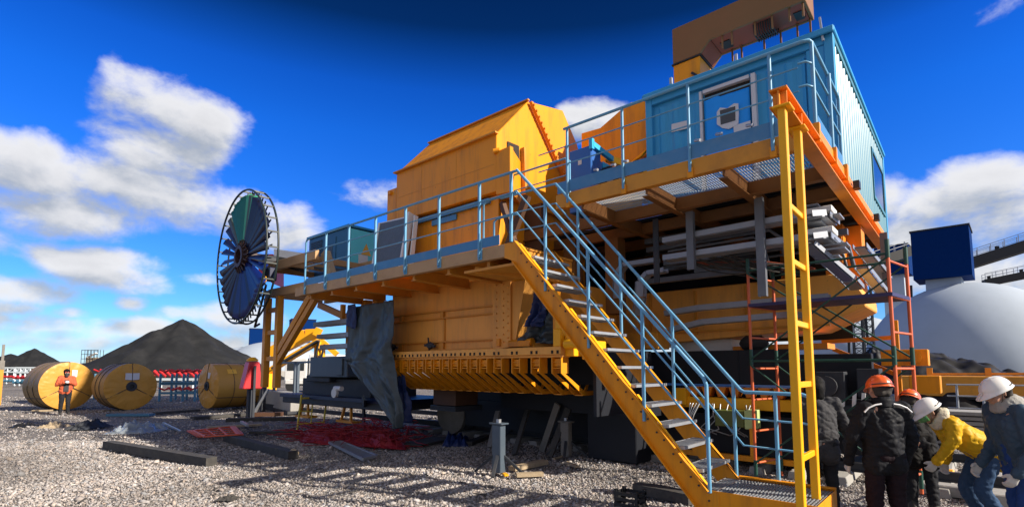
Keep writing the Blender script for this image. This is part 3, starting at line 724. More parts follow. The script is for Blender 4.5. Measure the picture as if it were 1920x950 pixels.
# ---- second housing behind the container, with crossing plates
b = MB(); b.prism([pY(*q, 9.6) for q in ((1090, 275), (1090, 250), (1125, 240), (1165, 205), (1182, 192), (1215, 185), (1230, 330), (1090, 330))], (0, 2.6, 0))
sh = b.build('rear_housing', 'yellow_paint', MC, bevel=.01)
b = MB(); b.prism([(-4.62, 9.55, 6.25), (-4.62, 9.2, 5.95), (-5.2, 9.55, 5.97)], (0, -.06, 0)); b.bar((-5.25, 8.9, 6.0), (-4.4, 9.4, 5.6), .12); b.each('rear_strut', 'yellow_bright', sh)
b = MB(); b.box(-5.5, -4.55, 8.6, 9.0, 4.8, 5.08); b.build('bright_sill', 'yellow_bright', sh)
# ---- overhead arm above the container roof
AY = 11.0
P = [pY(*q, AY) for q in ((1262, 150), (1262, 55), (1385, 0), (1400, -7), (1517, -60), (1507, 2), (1329, 74), (1312, 99), (1312, 102))]
x0, xs = P[0][0], P[7][0]
arm = [(-4.71, AY, 8.73), (-4.71, AY, 9.57), (-2.0, AY, 9.57), (-2.0, AY, 8.97), (-3.87, AY, 8.97), (-4.08, AY, 8.74)]
b = MB(); b.prism(arm, (0, .06, 0)); b.prism([(x, y + .74, z) for x, y, z in arm], (0, .06, 0)); b.box(-4.70, -2.01, AY + .06, AY + .74, 9.5, 9.565)
b.box(-2.06, -2.0, AY + .06, AY + .74, 8.98, 9.5); b.box(-4.71, -4.65, AY + .06, AY + .74, 8.74, 9.5)
ar = b.build('overhead_arm', 'arm_dimmed', MC, bevel=.008)
b = MB(); b.box(-3.86, -2.07, AY + .02, AY + .78, 8.985, 9.0); b.prism([(-3.87, AY + .06, 8.98), (-4.07, AY + .06, 8.75), (-4.07, AY + .06, 8.78), (-3.87, AY + .06, 9.0)], (0, .68, 0))
b.build('arm_soffit', 'primer_red', ar)
b = MB()
for x in (-3.62, -3.42, -2.95, -2.62, -2.30, -2.06):
    for y in (AY + .08, AY + .72): b.bar((x, y, 8.99), (x, y, 8.70), .035)
b.each('hanger_stub', 'arm_dimmed', ar)
b = MB()
for k in range(9): x = -3.0 + k * .045; b.tube([(x, AY + .15, 9.0), (x, AY + .2, 8.80), (x + .01, AY + .5, 8.78), (x, AY + .65, 9.0)], .016, 6)
b.build('hose_bundle', 'black', ar)
b = MB(); b.box(-3.75, -3.55, AY + .3, AY + .6, 8.965, 8.982); b.box(-2.28, -2.12, AY + .3, AY + .6, 8.965, 8.982); b.each('arm_hatch', 'black', ar)
b = MB(); b.box(-4.71, -4.10, AY + .02, AY + .72, 5.0, 8.70); b.build('arm_column', 'yellow_paint', ar, bevel=.01)
b = MB(); b.box(-4.74, -4.07, AY - .01, AY + .75, 8.70, 8.728); b.bar((-4.28, AY, 8.36), (-4.18, AY - .02, 8.26), .05); b.build('column_flange', 'black', ar)
b = MB(); b.bar((-5.55, 10.8, 7.35), (-4.75, 10.6, 7.6), .1, .18); b.bar((-4.9, 10.5, 7.55), (-4.6, 10.5, 7.75), .16, .16); b.each('roof_strut', 'yellow_bright', ar)
# ---- added boom above the view, unseen, shaped so its shadow falls across the rolls
b = MB(); b.prism([(-.9, y, z) for y, z in ((11.3, 13.9), (14, 19), (15.6, 24), (24, 24), (22, 18), (19, 14.5), (13, 13.9))], (.9, 0, 0)); bo = b.build('shade_boom', 'yellow_paint', MC, bevel=.02)
b = MB(); b.bar((-2.5, 11.3, 9.58), (-.6, 12.0, 14.0), .3, .3); b.bar((-2.1, 11.5, 9.58), (-.5, 14.5, 14.2), .3, .3); b.each('shade_boom_stay', 'arm_dimmed', bo)
# ---- main girder below the upper deck, its end column and cable trays
GY = 10.6
b = MB(); b.prism([(-7.2, GY, 2.2), (-2.05, GY, 2.50), (-1.27, GY, 2.86), (-1.27, GY, 3.02), (-1.5, GY, 3.46), (-7.2, GY, 3.46)], (0, 1.5, 0))
gd = b.build('main_girder', 'yellow_lifted', MC, bevel=.015)
b = MB()
for x in (-6.2, -5.2, -4.2, -3.2, -2.4): b.box(x - .02, x + .02, GY - .05, GY - .003, 2.5, 3.4)
b.box(-6.9, -1.8, GY - .08, GY - .003, 2.55, 2.58); b.each('girder_rib', 'beam_paint', gd)
b = MB(); b.box(-7.0, -4.75, 9.95, GY - .1, 2.2, 2.55); b.build('girder_box', 'beam_paint', gd, bevel=.01)
b = MB(); b.box(-10.5, -1.75, 12.6, 12.7, 2.4, 4.6); b.box(-10.2, -6.95, 10.7, 10.8, 3.4, 5.2); b.box(-9.5, -6.3, 12.45, 12.59, 4.4, 5.6); b.box(-7.5, -7.4, 8.6, 12.6, 2.2, 4.6); b.box(-3.2, -3.0, 12.2, 12.5, 3.3, 4.44); b.build('sky_blocker', 'black_sheet', MC)  # added dark panels that block sky and light behind the decks
b = MB(); b.box(-4.78, -4.72, 7.55, 9.6, 1.0, 2.14); b.box(-4.9, -4.55, 8.7, 9.6, .9, 1.4); b.build('shade_block', 'black_sheet', MC)  # dark block, enlarged to keep sun off the idler frames
b = MB(); b.box(-1.9, -1.62, 11.0, 11.7, 3.0, 4.44); b.box(-1.60, -1.36, 11.35, 11.75, 3.0, 4.44); b.box(-1.615, -1.60, 11.02, 11.7, 3.0, 4.44)
ec = b.build('end_column', 'orange_paint', MC, bevel=.004)
b = MB(); b.box(-5.5, -5.2, 9.2, 9.5, 2.9, 4.44); b.box(-6.4, -6.1, 9.0, 9.3, 2.9, 4.5); b.box(-2.9, -2.7, 12, 12.3, 3.4, 4.45); b.each('inner_column', 'beam_shaded', MC)
def tray(pts, w=.30, h=.09, tall='z', name='cable_tray'):
    b = MB()
    for a, c in zip(pts[:-1], pts[1:]):
        a, c = V(a), V(c); d = (c - a).normalized(); s = d.cross(V(0, 0, 1))
        s = s.normalized() if s.length > .1 else V(1, 0, 0)
        u = s.cross(d)
        for k in (-1, 1): b.bar(a + s * k * w / 2, c + s * k * w / 2, .012, h, up=u)
        n = max(1, int((c - a).length / .25))
        for i in range(n): p = a + (c - a) * ((i + .5) / n) - u * h * .35; b.bar(p - s * w / 2, p + s * w / 2, .03, .012)
        b.bar(a - u * h * .42, c - u * h * .42, w * .75, .03, up=u)
    return b.build(name, 'tray_metal', MC)
tray([(-3.95, 8.7, 3.74), (-2.0, 8.7, 3.74), (-1.75, 8.75, 3.76), (-1.6, 8.95, 3.80), (-1.58, 9.6, 3.8)])
tray([(-3.95, 8.7, 4.05), (-2.0, 8.7, 4.08), (-1.75, 8.75, 4.1), (-1.6, 8.95, 4.13), (-1.58, 9.6, 4.13)])
tray([(-4.6, 10.05, 2.92), (-3.9, 10.05, 2.98), (-1.7, 10.05, 3.0)], .2, .10)
tray([(-4.5, 10.05, 2.58), (-3.85, 10.05, 2.70), (-2.25, 10.05, 2.74), (-2.05, 10.05, 2.70)], .2, .10)
tray([(-4.35, 9.2, 3.85), (-5.05, 9.2, 3.85), (-5.2, 9.2, 3.7), (-5.2, 9.2, 3.2)], .2, .08)
tray([(-4.1, 9.0, 3.6), (-4.45, 9.0, 3.58), (-4.6, 9.0, 3.45), (-4.62, 9.0, 3.15), (-4.8, 9.2, 2.85)], .2, .08)
tray([(-1.75, 8.9, 3.7), (-1.35, 9.6, 3.2), (-1.35, 10.3, 3.15)], .22, .07)
tray([(-1.3, 10.55, 3.9), (-1.15, 12.6, 3.6)], .2, .08); tray([(-1.3, 10.6, 3.55), (-1.15, 12.4, 3.2)], .2, .08)
for x in (-3.42, -2.32):
    b = MB(); b.box(x - .06, x + .06, 8.46, 8.49, 3.45 if x < -3 else 2.9, 4.44); b.box(x - .06, x - .05, 8.49, 8.56, 3.45 if x < -3 else 2.9, 4.44); b.box(x + .05, x + .06, 8.49, 8.56, 3.45 if x < -3 else 2.9, 4.44); b.build('tray_hanger', 'service_grey', MC)
b = MB()
rp = random.Random(21)
for k in range(16):
    y = rp.uniform(9.3, 10.4); z = rp.uniform(3.55, 4.4); x0 = rp.uniform(-5.0, -3.6); x1 = x0 + rp.uniform(1.0, 2.4)
    if rp.random() < .6: b.tube([(x0, y, z), (x1, y, z + .02), (x1 + .12, y + .1, z - .1), (x1 + .15, y + .3, z - .4)], rp.choice((.025, .035, .05)), 7)
    else: b.box(x0, x1, y, y + .12, z - .06, z + .04)
b.each('service_pipe', 'service_grey', MC)
b = MB()
for k in range(10):
    x = -1.75 + rp.uniform(0, .35); z = 3.5 + k * .09; b.box(x - .2, x + .12, 8.95 + rp.uniform(0, .2), 9.5, z, z + .025)
b.each('tray_bend', 'tray_metal', MC)
b = MB(); b.box(-1.86, -1.70, 9.9, 9.93, 3.55, 4.44); b.box(-1.71, -1.70, 9.93, 10.0, 3.55, 4.44); b.build('tray_hanger', 'service_grey', MC)
b = MB(); b.box(-4.1, -4.0, 8.5, 8.53, 3.3, 4.44); b.build('tray_hanger', 'dark_grey', MC)
b = MB(); b.box(-1.16, -1.04, 12.1, 12.2, 3.1, 4.4); b.build('tray_hanger', 'service_grey', MC)
for z in (3.88, 4.2):
    b = MB(); b.box(-1.85, -1.42, 8.95, 9.35, z - .03, z + .06); b.build('lit_tray_side', 'white_paint', MC, bevel=.01)  # white blocks paint the sunlit sides of the tray bends
b = MB()
for k in range(14):
    y = 9.3 + random.uniform(0, 1.0); z = 3.55 + random.uniform(-.05, .15); x = -3.7 + random.uniform(0, .8)
    b.tube([(x, 8.9, 3.7), (x + .3, 9.2, z), (x + .8 + random.uniform(0, .5), y, z - .1)], .012, 5)
b.each('cable', 'timber_dark', MC)
b = MB()
for k in range(5): b.tube([(-3.7, 9.4 + k * .1, 3.75), (-2.6, 9.6 + k * .12, 3.65), (-1.9, 9.9 + k * .1, 3.5)], .014, 5)
b.each('cable', 'primer_red', MC)
# ---- dark skirt boxes, bogie and machinery under the girder
b = MB(); b.box(-5.35, -2.3, 10.3, 10.5, 1.50, 2.15); b.box(-2.26, -1.2, 10.35, 10.55, 1.3, 2.05)
for x in (-4.3, -3.3): b.box(x, x + .02, 10.285, 10.297, 1.52, 2.13)
b.each('skirt_panel', 'black_sheet', MC, bevel=.01)
b = MB()
for k in range(9):
    x = -4.25 + k * .26; b.prism([(x, 10.2, 1.45), (x + .22, 10.2, 1.45), (x + .16, 10.2, 1.26), (x + .06, 10.2, 1.26)], (0, .25, 0))
b.each('spring_block', 'orange_paint', MC, bevel=.01)
b = MB(); b.box(-4.4, -1.9, 10.05, 10.4, 1.05, 1.25); b.box(-4.42, -4.2, 9.95, 10.2, 1.1, 1.42); b.build('equaliser_beam', 'yellow_bright', MC, bevel=.01)
b = MB(); b.box(-3.5, -3.0, 9.55, 9.9, .78, 1.06); b.build('valve_box', 'olive', MC, bevel=.008)
b = MB(); b.box(-2.99, -2.83, 9.54, 9.91, .76, 1.08); b.build('valve_box_lit', 'olive_lit', MC, bevel=.006)  # paler green slab paints sunlight on the side of the valve box
b = MB(); b.box(-2.9, -2.84, 9.5, 9.6, .3, .78); b.box(-3.9, -3.83, 9.6, 9.66, .32, .66); b.box(-4.2, -2.3, 9.75, 9.85, .18, .27); b.each('foot_rail', 'yellow_paint', MC)
b = MB()
for k in range(12):
    x = -4.1 + random.uniform(0, 1.3); b.tube([(x, 9.8, 1.15), (x + random.uniform(-.1, .1), 9.65, .95), (x + random.uniform(-.2, .2), 9.6, .72), (x + random.uniform(-.2, .3), 9.8, .6)], .012, 5)
b.each('hose', 'galvanised', MC)
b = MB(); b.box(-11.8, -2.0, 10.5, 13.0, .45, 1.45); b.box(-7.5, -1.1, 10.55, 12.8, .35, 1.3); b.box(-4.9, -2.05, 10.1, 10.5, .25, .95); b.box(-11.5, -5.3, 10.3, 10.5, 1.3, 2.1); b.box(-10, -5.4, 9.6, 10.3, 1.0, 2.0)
b.box(-10.0, -5.5, 8.65, 9.9, 1.55, 2.15); b.box(-9.9, -4.9, 9.5, 10.0, .35, 1.0); b.box(-8.2, -4.6, 9.0, 9.5, .9, 1.5); b.build('bogie_frame_and_shade', 'black_sheet', MC)  # near boxes added in black to darken the space under the hull
for x in (-10.8, -9.4, -8.0, -6.6, -5.2, -3.8, -2.6):
    b = MB(); b.lathe([(0, .1), (0, .45), (.05, .45), (.06, .40), (.2, .40), (.2, .1)], (x, 10.38, .52), (0, 1, 0), 28); b.build('rail_wheel', 'dark_grey', MC)
b = MB(); b.box(-2.1, -1.0, 9.9, 10.3, .9, 1.3); b.box(-1.9, -1.5, 9.7, 10.0, 1.3, 1.75); b.cyl((-1.75, 9.75, 1.52), (-1.75, 9.6, 1.52), .16, 16); b.box(-1.35, -1.05, 9.8, 10.2, 1.35, 1.8)
b.cyl((-2.05, 9.85, 1.15), (-1.1, 9.85, 1.15), .09, 12); b.build('drive_unit', 'dark_grey', MC, bevel=.01)
b = MB()
for x in (-1.55, -1.4, -1.28): b.bar((x, 9.75, 1.2), (x + .02, 9.75, 1.42), .05)
b.cyl((-1.2, 9.7, 1.0), (-1.2, 9.7, 1.22), .05, 10); b.each('oil_pot', 'white_paint', MC)
b = MB(); b.box(-1.25, -.55, 12.0, 12.5, 1.85, 2.15); b.cyl((-.75, 11.98, 2.0), (-.75, 11.95, 2.0), .11, 16); b.bar((-1.0, 12.05, 1.3), (-1.0, 12.05, 2.7), .09); b.build('outrigger_bracket', 'yellow_paint', MC, bevel=.008)
b = MB(); b.box(-.80, -.38, 11.3, 11.8, 1.38, 1.68); b.build('battery_box', 'yellow_paint', MC, bevel=.01)
b = MB(); b.bar((-2.3, 12.5, 2.35), (-1.1, 12.5, 2.4), .08); b.bar((-2.1, 12.5, 2.2), (-1.1, 12.5, 1.7), .08); b.each('rear_brace', 'orange_paint', MC)
b = MB(); b.box(-4.9, -3.6, 10.9, 11.6, 2.16, 2.40); b.build('air_cooler', 'white_paint', MC, bevel=.01)
b = MB(); b.box(-2.9, -1.9, 10.8, 11.5, 2.16, 2.26); b.box(-3.55, -3.1, 10.8, 11.4, 2.16, 2.24); b.each('warm_panel', 'orange_paint', MC)
b = MB(); b.ico((-3.1, 10.6, 2.28), .16, 2, (1.6, 1, 1), .15, 4); b.build('hose_coil', 'rubber', MC)
# ---- left end: ledge, mast, braces and trays carrying the cable reel
b = MB()
for y in (6.25, 7.9):
    b.box(-14.45, -11.8, y, y + .1, 4.44, 4.68)
    b.box(-14.3, -11.8, y, y + .1, 3.72, 3.94)
for x in (-14.45, -13.3, -12.3): b.box(x, x + .08, 6.36, 7.89, 4.46, 4.62); b.box(x + .02, x + .1, 6.36, 7.89, 3.74, 3.9)
b.box(-14.3, -13.5, 6.3, 7.9, 4.685, 4.70)
lg = b.build('reel_ledge', 'beam_hazed', MC, bevel=.006)
b = MB()
for x in (-14.42, -13.72): b.box(x, x + .16, 6.2, 6.36, 1.3, 3.71)
for z in (2.0, 2.7, 3.3): b.box(-14.25, -13.73, 6.24, 6.32, z, z + .12)
b.build('reel_mast', 'beam_paint', MC, bevel=.005)
b = MB(); b.bar((-13.7, 6.28, 2.15), (-12.0, 6.28, 3.55), .12, .16); b.bar((-13.62, 6.28, 1.95), (-11.75, 6.28, 3.48), .12, .14); b.each('mast_brace', 'beam_paint', MC)
b = MB(); b.bar((-14.0, 7.6, 3.62), (-11.2, 7.6, 2.75), .12, .16); b.bar((-13.4, 7.4, 3.9), (-12.5, 7.4, 3.72), .1); b.box(-11.4, -11.2, 7.3, 7.5, 2.3, 3.5); b.box(-10.9, -10.7, 7.3, 7.5, 2.0, 3.5); b.box(-12.2, -12.1, 7.2, 7.3, 3.0, 3.45); b.each('cross_brace', 'beam_paint', MC)
b = MB(); b.bar((-11.95, 6.6, 4.68), (-11.45, 6.6, 3.75), .16, .2); b.build('leaning_strut', 'timber_pale', MC)
b = MB()
for k in range(6): b.bar((-13.4, 7.0 + k * .14, 4.55 - k * .02), (-10.5, 7.2 + k * .05, 4.05 + k * .05), .06)
b.each('stacked_pipe', 'slate', MC)
for z, x1 in ((2.95, -11.0), (2.62, -11.0), (2.35, -11.1)): tray([(-12.9 + (2.95 - z) * .6, 7.0, z), (x1, 7.0, z)], .3, .11)
b = MB(); b.box(-11.9, -10.9, 7.2, 8.2, 2.2, 3.2); b.build('junction_box', 'beam_paint', MC)
b = MB(); b.box(-15.2, -13.1, 8.0, 9.6, 1.55, 2.15); b.box(-13.6, -13.3, 7.96, 7.996, 1.6, 2.1); b.each('counterweight', 'slate', MC, bevel=.02)
b = MB(); b.box(-16.2, -12.4, 8.3, 9.9, .95, 1.5); b.box(-16.8, -11.0, 7.95, 10.2, .72, .93); b.box(-15.6, -14.2, 8.1, 9.2, 1.4, 1.6); b.each('tail_chassis', 'dark_grey', MC, bevel=.02)
b = MB(); b.box(-16.9, -10.9, 7.9, 10.3, .90, 1.0); b.build('tail_deck', 'navy', MC)
for x in (-15.6, -13.2):
    b = MB(); b.box(x - .42, x + .42, 8.0, 8.3, .30, .36); b.bar((x - .3, 8.1, .36), (x - .1, 8.1, .8), .06); b.bar((x + .2, 8.1, .36), (x + .2, 8.1, .8), .06); b.build('rail_clamp', 'beam_paint', MC)
b = MB(); b.cyl((-13.45, 7.85, 1.25), (-13.1, 7.85, 1.25), .07, 10); b.lathe([(-.04, .1), (-.04, .13), (.04, .13), (.04, .1)], (-13.4, 7.82, 1.12), (0, 1, 0), 16); b.build('grease_pump', 'white_paint', MC)
b = MB(); b.box(-9.3, -8.55, 7.9, 8.6, .98, 1.40); b.build('idler_hopper', 'primer_dark', MC, bevel=.01)  # dark base stands in for the shade under the machine
b = MB(); b.box(-9.35, -8.5, 7.86, 8.7, .86, .97); b.build('hopper_shelf', 'dark_grey', MC)
# ================================================================== STAIRCASE AND HANGER COLUMN
ST = thing('staircase', (-3.6, 6.3, 0), 'steep yellow steel stair with pale blue handrails leading up to the lower walkway', 'staircase')
XT, ZT, XB, ZB = -5.0, 3.70, -2.22, .47
def sz(x): return ZT + (ZB - ZT) * (x - XT) / (XB - XT)
for y, s in ((5.836, -1), (6.75, 1)):
    b = MB()
    b.prism([(XT, y, ZT), (XB, y, ZB), (XB + .1, y, ZB - .02), (XB + .1, y, ZB - .32), (XB - .02, y, ZB - .32), (XT - .05, y, ZT - .30), (XT - .25, y, ZT - .22), (XT - .25, y, ZT)], (0, .012, 0))
    f = .06 * s
    b.prism([(XT, y, ZT), (XB, y, ZB), (XB, y + f, ZB), (XT, y + f, ZT)], (-.008, 0, -.009))
    b.prism([(XT - .05, y, ZT - .30), (XB - .02, y, ZB - .32), (XB - .02, y + f, ZB - .32), (XT - .05, y + f, ZT - .30)], (-.008, 0, -.009))
    st = b.build('stringer', 'yellow_paint', ST)
    b = MB(); yy = y - .006 if s < 0 else y + .012
    for k in range(14):
        x = XT + .12 + k * .198
        for dx, dz in ((-.035, -.10), (.075, -.12)): b.cyl((x + dx, yy - .004, sz(x + dx) + dz), (x + dx, yy + .014, sz(x + dx) + dz), .012, 6)
    b.each('stringer_bolt', 'dark_grey', st)
    b = MB()
    for a, c in ((0.02, .20), (.34, .66), (.69, 1.0)):
        xa, xc = XT + (XB - XT) * a, XT + (XB - XT) * c
        b.prism([(xa, y - .008 * 0, sz(xa) + .012), (xc, y, sz(xc) + .012), (xc, y + .05, sz(xc) + .012), (xa, y + .05, sz(xa) + .012)], (.004, 0, .004))
    if s < 0: b.each('stringer_lit_edge', 'yellow_bright', st)  # brighter strips paint the sunlit stretches of the top flange
for k in range(14):
    x = XT + .06 + k * .198; z = sz(x + .13) + .02 - .06
    b = MB(); b.box(x, x + .015, 5.87, 6.745, z - .035, z + .005); b.box(x + .235, x + .26, 5.87, 6.745, z - .03, z + .005)
    for yy in (5.87, 6.73): b.box(x + .016, x + .234, yy, yy + .012, z - .035, z + .003)
    for i in range(5): b.box(x + .04 + i * .04, x + .046 + i * .04, 5.883, 6.729, z - .025, z)
    for i in range(24): b.box(x + .016, x + .234, 5.9 + i * .035, 5.905 + i * .035, z - .02, z + .002)
    b.build('tread', 'galvanised', ST)
hr = None
for nm, y, pts in (('outer', 5.83, [(-5.0, 4.80), (-2.25, 1.70), (-2.22, 1.62), (-2.22, .45)]), ('inner', 6.8, [(-6.2, 4.86), (-4.98, 4.84), (-2.17, 1.54), (-2.12, 1.51), (-1.48, 1.50), (-1.40, 1.47), (-1.37, 1.38), (-1.37, .88), (-1.42, .80), (-1.52, .80)])):
    b = MB(); b.tube([(x, y, z) for x, z in pts], .023, 8); h = b.build('handrail', 'rail_paint', ST)
    for d in (.33, .66):
        b = MB()
        if nm == 'outer': b.tube([(-5.0, y, 4.80 - d), (-2.23, y, 1.68 - d)], .013, 6)
        else: b.tube([(-6.0, y, 4.86 - d), (-4.98, y, 4.84 - d), (-2.15, y, 1.52 - d), (-1.5, y, 1.50 - d), (-1.4, y, 1.49 - d)], .014, 6)
        b.build('mid_rail', 'rail_paint', h)
    for x in ((-4.46, -3.75, -2.98) if nm == 'outer' else (-4.55, -3.81, -3.03, -2.25, -1.77)):
        zt = 4.80 + (1.70 - 4.80) * (x + 5.0) / 2.75 if nm == 'outer' else (4.84 + (1.54 - 4.84) * (x + 4.98) / 2.81 if x < -2.2 else 1.5)
        b = MB(); b.tube([(x, y, max(sz(x) - .18, .42)), (x, y, zt)], .023, 8)
        b.build('post', 'rail_paint', h)
b = MB(); b.box(-2.2, -1.18, 5.84, 5.85, .25, .475); b.box(-2.2, -1.18, 6.76, 6.772, .25, .50); b.box(-2.2, -1.18, 6.70, 6.759, .488, .50); b.box(-1.19, -1.18, 5.851, 6.759, .25, .475); b.box(-2.2, -2.19, 5.87, 6.74, .27, .45)
b.build('landing_frame', 'yellow_paint', ST, bevel=.003)
b = MB()
for k in range(29): x = -2.17 + k * .034; b.box(x, x + .007, 5.855, 6.755, .43, .465)
for k in range(11): y = 5.9 + k * .08; b.box(-2.18, -1.2, y, y + .006, .445, .46)
b.build('landing_grating', 'galvanised', ST)
b = MB(); b.bar((-1.28, 5.64, .25), (-1.28, 5.64, 4.444), .085, .075, up=(1, 0, 0)); b.bar((-1.28, 6.27, .25), (-1.28, 6.27, 4.444), .085, .075, up=(1, 0, 0))
for z in (.93, 1.64, 2.25, 2.87, 3.44): b.box(-1.30, -1.26, 5.684, 6.226, z - .03, z + .03)
for y in (5.66, 6.28): b.box(-1.36, -1.19, y - .1, y + .1, 4.42, 4.443)
b.build('hanger_column', 'yellow_bright', ST, bevel=.006)

# ================================================================== CONTAINER CABIN
CX0, CX1, CY0, CY1, CZ0, CZ1 = -4.46, -1.295, 9.05, 15.45, 4.80, 7.0
CT = thing('container_cabin', (-2.9, 12.2, CZ0), 'pale blue corrugated steel container cabin standing on the upper walkway', 'container')
b = MB(); b.box(CX0 + .05, CX1 - .06, CY0 + .09, CY1 - .06, CZ0 + .02, CZ1 - .02)
for x in (CX0, CX1 - .13): b.box(x, x + .13, CY0, CY0 + .14, CZ0, CZ1); b.box(x, x + .13, CY1 - .14, CY1, CZ0, CZ1)
b.box(CX0 + .13, CX1 - .13, CY0 + .005, CY0 + .1, CZ0, CZ0 + .13); b.box(CX0 + .13, CX1 - .13, CY0 + .005, CY0 + .1, CZ1 - .14, CZ1)
b.box(-1.68, CX1 - .13, CY0 + .03, CY0 + .1, CZ0 + .13, CZ1 - .14)
body = b.build('cabin_body', 'container_blue', CT, bevel=.008)
def corr(u0, u1, base, depth, pitch, axis, z0, z1, sgn):
    pr = []; u = u0
    while u < u1 - 1e-6:
        for f, d in ((0, 0), (.30, 0), (.5, 1), (.80, 1)):
            if u + f * pitch <= u1: pr.append((u + f * pitch, d * depth))
        u += pitch
    pr.append((u1, 0)); b = MB(); rows = []
    for z in (z0, z1): rows.append([((base + sgn * d, u, z) if axis == 'y' else (u, base + sgn * d, z)) for u, d in pr])
    b.grid(rows if (axis == 'y') else rows); return b
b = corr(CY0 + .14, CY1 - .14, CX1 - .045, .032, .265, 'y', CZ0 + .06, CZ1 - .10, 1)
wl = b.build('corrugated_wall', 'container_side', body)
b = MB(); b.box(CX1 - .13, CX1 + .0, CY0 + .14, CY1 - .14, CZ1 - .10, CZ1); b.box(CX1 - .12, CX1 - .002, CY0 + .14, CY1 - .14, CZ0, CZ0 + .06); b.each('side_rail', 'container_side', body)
for xa, xc in ((CX0 + .16, -3.74), (-3.62, -3.36), (-2.38, -2.18), (-2.1, -1.7)):
    b = corr(xa, xc, CY0 + .085, .03, .26, 'x', CZ0 + .16, CZ1 - .22, -1); b.build('front_panel', 'container_blue', body)
b = MB(); b.box(CX0 - .04, CX1 + .03, CY0 - .06, CY1 + .03, CZ1 + .003, CZ1 + .075); b.box(CX0, CX1 + .025, CY0 - .10, CY0 - .055, CZ1 - .03, CZ1 + .07)
b.build('roof', 'container_blue', CT, bevel=.01)
yw = CY0 + .02
b = MB(); q = [pY(*p, yw) for p in ((1311, 172), (1416, 137), (1422, 262), (1316, 276))]
x0, x1, z0, z1 = q[0][0], q[1][0], CZ0 + .14, q[1][2]
b.box(x0, x0 + .045, yw - .02, yw + .08, z0, z1); b.box(x1 - .07, x1, yw - .03, yw + .08, z0, z1); b.box(x0 + .071, x1 - .101, yw - .03, yw + .08, z1 - .06, z1)
dr = b.build('door_surround', 'paper', CT)
b = MB(); b.smooth = True; rows = []
for i in range(15):
    v = i / 14; row = []
    for j in range(17):
        u = j / 16; x = x0 + .075 + (x1 - .108 - x0 - .075) * u
        sag = .12 * (1 - .75 * u) * (v > .95) + .10 * u * max(0, v - .75) * 4 * (u > .35)
        z = z0 + (z1 - .07 - z0) * v - (sag if v > .9 else sag * .6)
        row.append((x, yw + .015 - .035 * math.sin(math.pi * u) * math.sin(math.pi * v) + .012 * noise.noise((x * 5, z * 4, 1)), z))
    rows.append(row)
b.grid(rows); b.build('door_tarp', 'tarp_blue', CT, thick=.004)
b = MB(); b.box(x0 + .08, x1 - .11, yw + .04, yw + .05, z0, z1 - .07); b.build('door_leaf', 'hole_dark', CT)
# torn hole with its window
Q = lambda l: [tuple(pY(*p, yw - .05)) for p in l]
b = MB(); b.prism(Q([(1344, 210), (1350, 202), (1364, 203), (1376, 194), (1384, 194), (1385, 214), (1384, 232), (1376, 237), (1366, 242), (1354, 240), (1344, 233)]), (0, .02, 0)); wf = b.build('window_frame', 'paper', CT)
b = MB(); b.prism(Q([(1350, 207.5), (1378.5, 199.5), (1379, 226), (1351.5, 234)]), (0, -.006, 0)); b.build('window_pane', 'glass_dark', wf)
b = MB(); b.prism([tuple(pY(*p, yw - .045)) for p in ((1375, 236), (1407, 226), (1408, 254), (1396, 256), (1390, 259), (1377, 260))], (0, .008, 0)); b.build('notice_sheet', 'paper', CT)
b = MB(); b.prism([tuple(pY(*p, CY0 + .04)) for p in ((1259, 233), (1288, 226), (1288, 241), (1259, 248))], (0, .006, 0)); b.build('name_plate', 'paper', CT)
b = MB(); b.box(CX1 - .012, CX1 - .006, 13.15, 14.95, 5.45, 6.42); sw = b.build('side_window', 'glass_dark', CT)
b = MB(); b.box(CX1 - .012, CX1 + .01, 13.08, 13.15, 5.38, 6.49); b.box(CX1 - .012, CX1 + .01, 14.95, 15.02, 5.38, 6.49); b.box(CX1 - .012, CX1 + .01, 13.151, 14.949, 6.42, 6.49); b.box(CX1 - .012, CX1 + .01, 13.151, 14.949, 5.38, 5.45); b.each('window_frame', 'container_side', sw)
b = MB(); b.bar((-1.45, 9.0, 7.28), (-1.42, 9.0, 6.88), .03); b.build('roof_aerial', 'galvanised', CT)
b = MB(); b.bar((-3.9, 9.0, 7.1), (-3.9, 9.0, 7.22), .05); b.bar((-2.72, 9.0, 7.06), (-2.72, 9.0, 7.2), .04); b.each('lifting_eye', 'galvanised', CT)

# ================================================================== THINGS STANDING ON THE WALKWAYS
b0 = pY(1110, 268, 8.2)
BU = thing('cooling_unit', (-5.4, 8.7, 4.79), 'bright blue cooling unit with a round fan on the upper walkway', 'cooling unit')
b = MB(); b.box(-5.68, -5.17, 8.2, 8.55, 4.79, 6.03); b.box(-5.68, -5.17, 8.56, 9.1, 4.79, 5.82); u = b.build('housing', 'machine_blue', BU, bevel=.015)
b = MB(); b.bar((-5.15, 8.22, 6.04), (-5.12, 9.4, 5.90), .07, .10); b.box(-5.19, -5.12, 8.16, 8.24, 5.94, 6.14); b.box(-5.165, -5.15, 8.6, 9.3, 5.1, 5.82); b.build('lit_edge', 'blue_lit', BU)  # paler blue strips paint sunlight along the unit's top edge and side
b = MB(); b.lathe([(-.01, .0), (0, .30), (.12, .30), (.13, .25), (.05, .2), (.05, .0)], (-5.14, 8.72, 5.42), (1, 0, 0), 24, cap=False); fan = b.build('fan', 'black', BU)
b = MB(); b.lathe([(0, .11), (.03, .11), (.04, .02)], (-5.08, 8.72, 5.42), (1, 0, 0), 14); b.build('fan_hub', 'grating', fan)
b = MB(); b.box(-5.46, -5.38, 8.188, 8.196, 5.70, 5.79); b.box(-5.50, -5.47, 8.188, 8.196, 5.33, 5.37); b.box(-5.42, -5.40, 8.188, 8.196, 5.0, 5.03); b.each('data_plate', 'paper', u)
